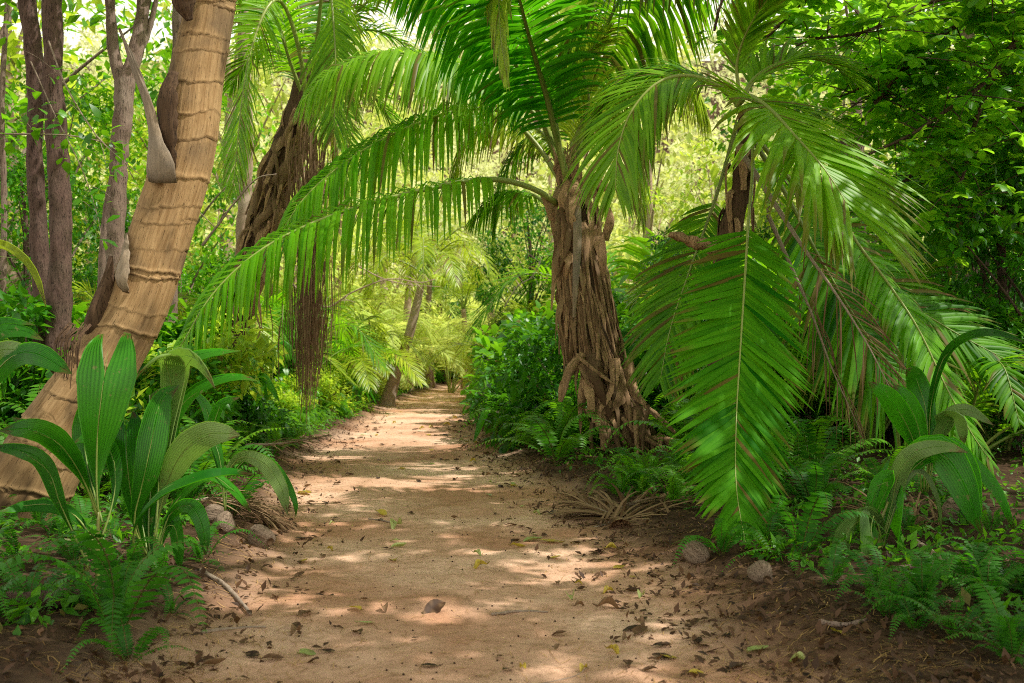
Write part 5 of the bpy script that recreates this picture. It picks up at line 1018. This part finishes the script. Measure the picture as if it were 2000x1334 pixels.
def fleaf(mb, s, c, curl, sd):
    r = random.Random(sd); n = 8; vs = []; cs = []
    for i in range(n + 1):
        t = i / n; w = s * .30 * math.sin(math.pi * min(1, t * .93 + .05)) ** .8
        for u in (-1, -.4, .3, 1):
            vs.append(Vector(((t - .5) * s, u * w * (1 - .25 * curl), s * (curl * .32 * u * u * math.sin(math.pi * t) + .10 * curl * math.cos(t * 6 + sd)) + r.uniform(0, .02) * s + .06 * s * curl * abs(u))))
            cs.append((min(1, max(0, c[0] + r.gauss(0, .1))), c[1] if r.random() < .9 else min(1, c[1] + .6), 0))
    fs = [(i * 4 + j, i * 4 + j + 1, i * 4 + 5 + j, i * 4 + 4 + j) for i in range(n) for j in range(3)]
    mb.add(vs, fs, cs)
    tube(mb, [Vector((.5 * s, 0, .02 * s)), Vector((.62 * s, .03 * s, .03 * s)), Vector((.72 * s, .02 * s, .01))], [.004 * s / .1, .003 * s / .1, .002 * s / .1], n=4, k=4, c=(.2, .5, 0))
LM = {}
for mat, cols in (('litter', [(.1, 0, 0), (.4, 0, 0), (.8, 0, 0), (.5, .7, 0)]), ('fallen_yellow', [(.5, 0, 0), (.9, 0, 0)]), ('fallen_green', [(.4, 0, 0), (.9, 0, 0)])):
    LM[mat] = []
    for i, c in enumerate(cols * 2):
        mb = MB(); fleaf(mb, .11, c, (.15, .5, .3, .9, .1, .4, .25, .7)[i % 8], i); me = mb.mesh('fallen_leaf'); me.materials.append(M[mat]); LM[mat].append(me)
rl2 = random.Random(91)
def drop(mat, x, y, s, label, group, v=None):
    o = raw('fallen_leaf', LM[mat][v if v is not None else rl2.randrange(len(LM[mat]))]); o.location = (x, y, zt(x, y) + .010); o.rotation_euler = (rl2.gauss(0, .15), rl2.gauss(0, .15), rl2.uniform(0, 6.28)); o.scale = (s, s, s); tag(o, label, 'leaf', group)
for mat, px, py, s, lab in (('fallen_green', 600, 1274, 1.1, 'pale green leaf on the sand near the lower left'), ('fallen_green', 1117, 1172, 1.1, 'striped green leaf lying flat right of the path middle'), ('fallen_green', 1253, 1166, .8, 'small upright green leaf on the right sand'), ('fallen_yellow', 768, 1096, 1.1, 'pale yellow leaf on the sunny sand band'),
        ('fallen_yellow', 938, 1110, 1.0, 'yellow tipped brown leaf just right of the path middle'), ('fallen_green', 932, 1087, .7, 'small dark green leaf on the sand'), ('litter', 848, 1196, 1.6, 'large crumpled dark leaf mid path'), ('litter', 1250, 1237, 1.2, 'dark boat shaped dry leaf on the right sand'),
        ('litter', 1188, 1188, 1.2, 'long dark curled leaf right of the striped one'), ('fallen_green', 715, 1221, .8, 'faded green leaf left of the dark crumpled one'), ('fallen_green', 1480, 1285, 1.4, 'dark green leaf at the lower right edge'), ('fallen_yellow', 1635, 1283, 1.0, 'round yellowish leaf in the right litter'), ('fallen_green', 1560, 1315, .8, 'large green leaf at the bottom right'),
        ('fallen_yellow', 745, 1007, 1.4, 'orange yellow leaf mid path'), ('fallen_green', 775, 1030, 1.6, 'pale lime leaf mid path'), ('fallen_green', 1040, 1057, 1.5, 'lime leaf near the right edge'), ('fallen_yellow', 1075, 1062, 1.5, 'yellow green leaf beside the lime one'), ('fallen_yellow', 1012, 1071, 1.1, 'thin yellow leaf mid right'), ('fallen_yellow', 595, 962, 1.7, 'yellow leaf at the left path edge'), ('fallen_green', 780, 1067, 1.2, 'thin green leaf on the sun band')):
    Y = 2722 / (py - 700); drop(mat, X(px, Y), Y, s, lab, None)
for i in range(270):
    Y = 4.4 + 22 * rl2.random() ** 1.5; l, r = edges(Y); u = rl2.random()
    x = rl2.choice([l + .15 + abs(rl2.gauss(0, .35)), r - .1 - abs(rl2.gauss(0, .45)), r - .1 - abs(rl2.gauss(0, .45)), rl2.uniform(l, r)])
    mat = 'litter' if u < .78 else ('fallen_yellow' if u < .93 else 'fallen_green')
    drop(mat, x, Y, rl2.uniform(.35, .85) * (1 + Y * .03), {'litter': 'small dry brown leaf on the sandy path', 'fallen_yellow': 'small yellow leaf on the sandy path', 'fallen_green': 'small pale green leaf on the sandy path'}[mat], {'litter': 'brown leaves scattered on the path', 'fallen_yellow': 'yellow leaves scattered on the path', 'fallen_green': 'green leaves scattered on the path'}[mat])
# countless litter beyond the countable leaves
cs = []; 
V = []; 
for i in range(5200):
    y = 3.7 + 26 * rg.random() ** 1.8; l, r = edges(y); side = rg.choice([-1, 1, 1]); d = rg.gauss(.25, .35) if rg.random() < .6 else rg.uniform(0, 2.4)
    x = (l - d) if side < 0 else (r + d)
    cs.append((x, y, zt(x, y) + .012))
o = raw('leaf_litter', cloudmesh('leaf_litter', M['litter'], cs, [.03] * len(cs), 3, .047, sd=44, flat=.93, down=0, squash=.15)); tag(o, 'mat of small dry brown leaf litter along the path edges', 'leaf litter', kind='stuff')
mb = MB()
for i in range(5200):
    y = 4.1 + 9 * rg.random() ** 1.6; l, r = edges(y); u = rg.random(); x = rg.uniform(l - .9, r + 1.3) if u < .6 else rg.choice([l + rg.gauss(0, .3), r + rg.gauss(.1, .45)])
    a = rg.uniform(0, 6.28); ln = rg.uniform(.04, .13); b = a + rg.uniform(-.6, .6); w = .0011 + .0001 * y
    p0 = Vector((x, y, zt(x, y) + .004)); p1 = p0 + Vector((math.cos(a), math.sin(a), 0)) * ln * .5; p2 = p1 + Vector((math.cos(b), math.sin(b), 0)) * ln * .5
    p1.z = zt(p1.x, p1.y) + .007; p2.z = zt(p2.x, p2.y) + .004; s_ = Vector((-math.sin(a), math.cos(a), 0)) * w
    mb.add([p0 - s_, p0 + s_, p1 - s_, p1 + s_, p2 - s_ * .5, p2 + s_ * .5], [(0, 1, 3, 2), (2, 3, 5, 4)], (rg.random(), 0, 0))
tag(put('fallen_needles', mb, M['needle']), 'fine dry needle litter strewn over the sand', 'needle litter', kind='stuff')
mb = MB()
for i in range(420):
    y = 4.2 + 12 * rg.random() ** 1.7; l, r = edges(y); x = rg.uniform(l, r); s = rg.uniform(.003, .007); z = zt(x, y) + s * .5
    mb.add([(x - s, y, z), (x, y - s, z), (x + s, y, z), (x, y + s, z), (x, y, z + s), (x, y, z - s)], [(0, 1, 4), (1, 2, 4), (2, 3, 4), (3, 0, 4), (1, 0, 5), (2, 1, 5), (3, 2, 5), (0, 3, 5)], (rg.random() * .4, 0, 0))
tag(put('seeds', mb, M['litter']), 'tiny dark seeds dotted over the sand', 'seeds', kind='stuff')

# ------------------------------------------------------------------ light, camera
w = bpy.data.worlds.new('World'); scene.world = w; w.use_nodes = True
nt = w.node_tree; nt.nodes.clear(); sky = nt.nodes.new('ShaderNodeTexSky'); sky.sky_type = 'NISHITA'; sky.sun_disc = False
EL, AZ = math.radians(57), math.radians(98)       # compass angle of the sun, clockwise from +Y
sky.sun_elevation = EL; sky.sun_rotation = AZ; sky.dust_density = 3.; sky.air_density = 1.
bg = nt.nodes.new('ShaderNodeBackground'); bg.inputs[1].default_value = .132; out = nt.nodes.new('ShaderNodeOutputWorld')
tcw = nt.nodes.new('ShaderNodeTexCoord'); sxyz = nt.nodes.new('ShaderNodeSeparateXYZ'); nt.links.new(tcw.outputs['Generated'], sxyz.inputs[0])
mrw = nt.nodes.new('ShaderNodeMapRange'); mrw.inputs['From Min'].default_value = .35; mrw.inputs['From Max'].default_value = .8; nt.links.new(sxyz.outputs['Z'], mrw.inputs['Value'])
glow = mixc(nt.nodes, nt.links, mrw.outputs[0], (23., 22.4, 19.6), (4.6, 4.4, 3.8)); hz = mixc(nt.nodes, nt.links, .45, sky.outputs[0], glow); nt.links.new(mixc(nt.nodes, nt.links, 1., hz, (1.04, 1., .90), 'MULTIPLY'), bg.inputs[0]); nt.links.new(bg.outputs[0], out.inputs[0])
sd_ = bpy.data.lights.new('sun', 'SUN'); sd_.energy = 5.; sd_.angle = math.radians(.7); sd_.color = (1, .95, .87)
so = bpy.data.objects.new('sun', sd_); COL.objects.link(so)
dirv = Vector((math.sin(AZ) * math.cos(EL), math.cos(AZ) * math.cos(EL), math.sin(EL)))
so.rotation_euler = dirv.to_track_quat('Z', 'Y').to_euler(); so.location = dirv * 50
cam = bpy.data.cameras.new('camera'); co = bpy.data.objects.new('camera', cam); COL.objects.link(co)
co.location = (0, 0, CH); co.rotation_euler = (math.radians(90), 0, 0)
cam.sensor_width = 36; cam.lens = 36 * FP / 2000; cam.shift_y = (HY - 667) / 2000; cam.clip_end = 2000; cam.clip_start = .1
cam.dof.use_dof = True; cam.dof.focus_distance = 8.; cam.dof.aperture_fstop = 2.8
scene.camera = co
scene.view_settings.view_transform = 'Standard'; scene.view_settings.look = 'None'; scene.view_settings.exposure = 0; scene.view_settings.gamma = 1
cy = scene.cycles; cy.pixel_filter_type = 'BLACKMAN_HARRIS'; cy.filter_width = 1.0; cy.max_bounces = 8; cy.diffuse_bounces = 5; cy.glossy_bounces = 2; cy.transmission_bounces = 5; cy.transparent_max_bounces = 4
cy.use_denoising = False; cy.sample_clamp_indirect = 6; cy.caustics_reflective = False; cy.caustics_refractive = False
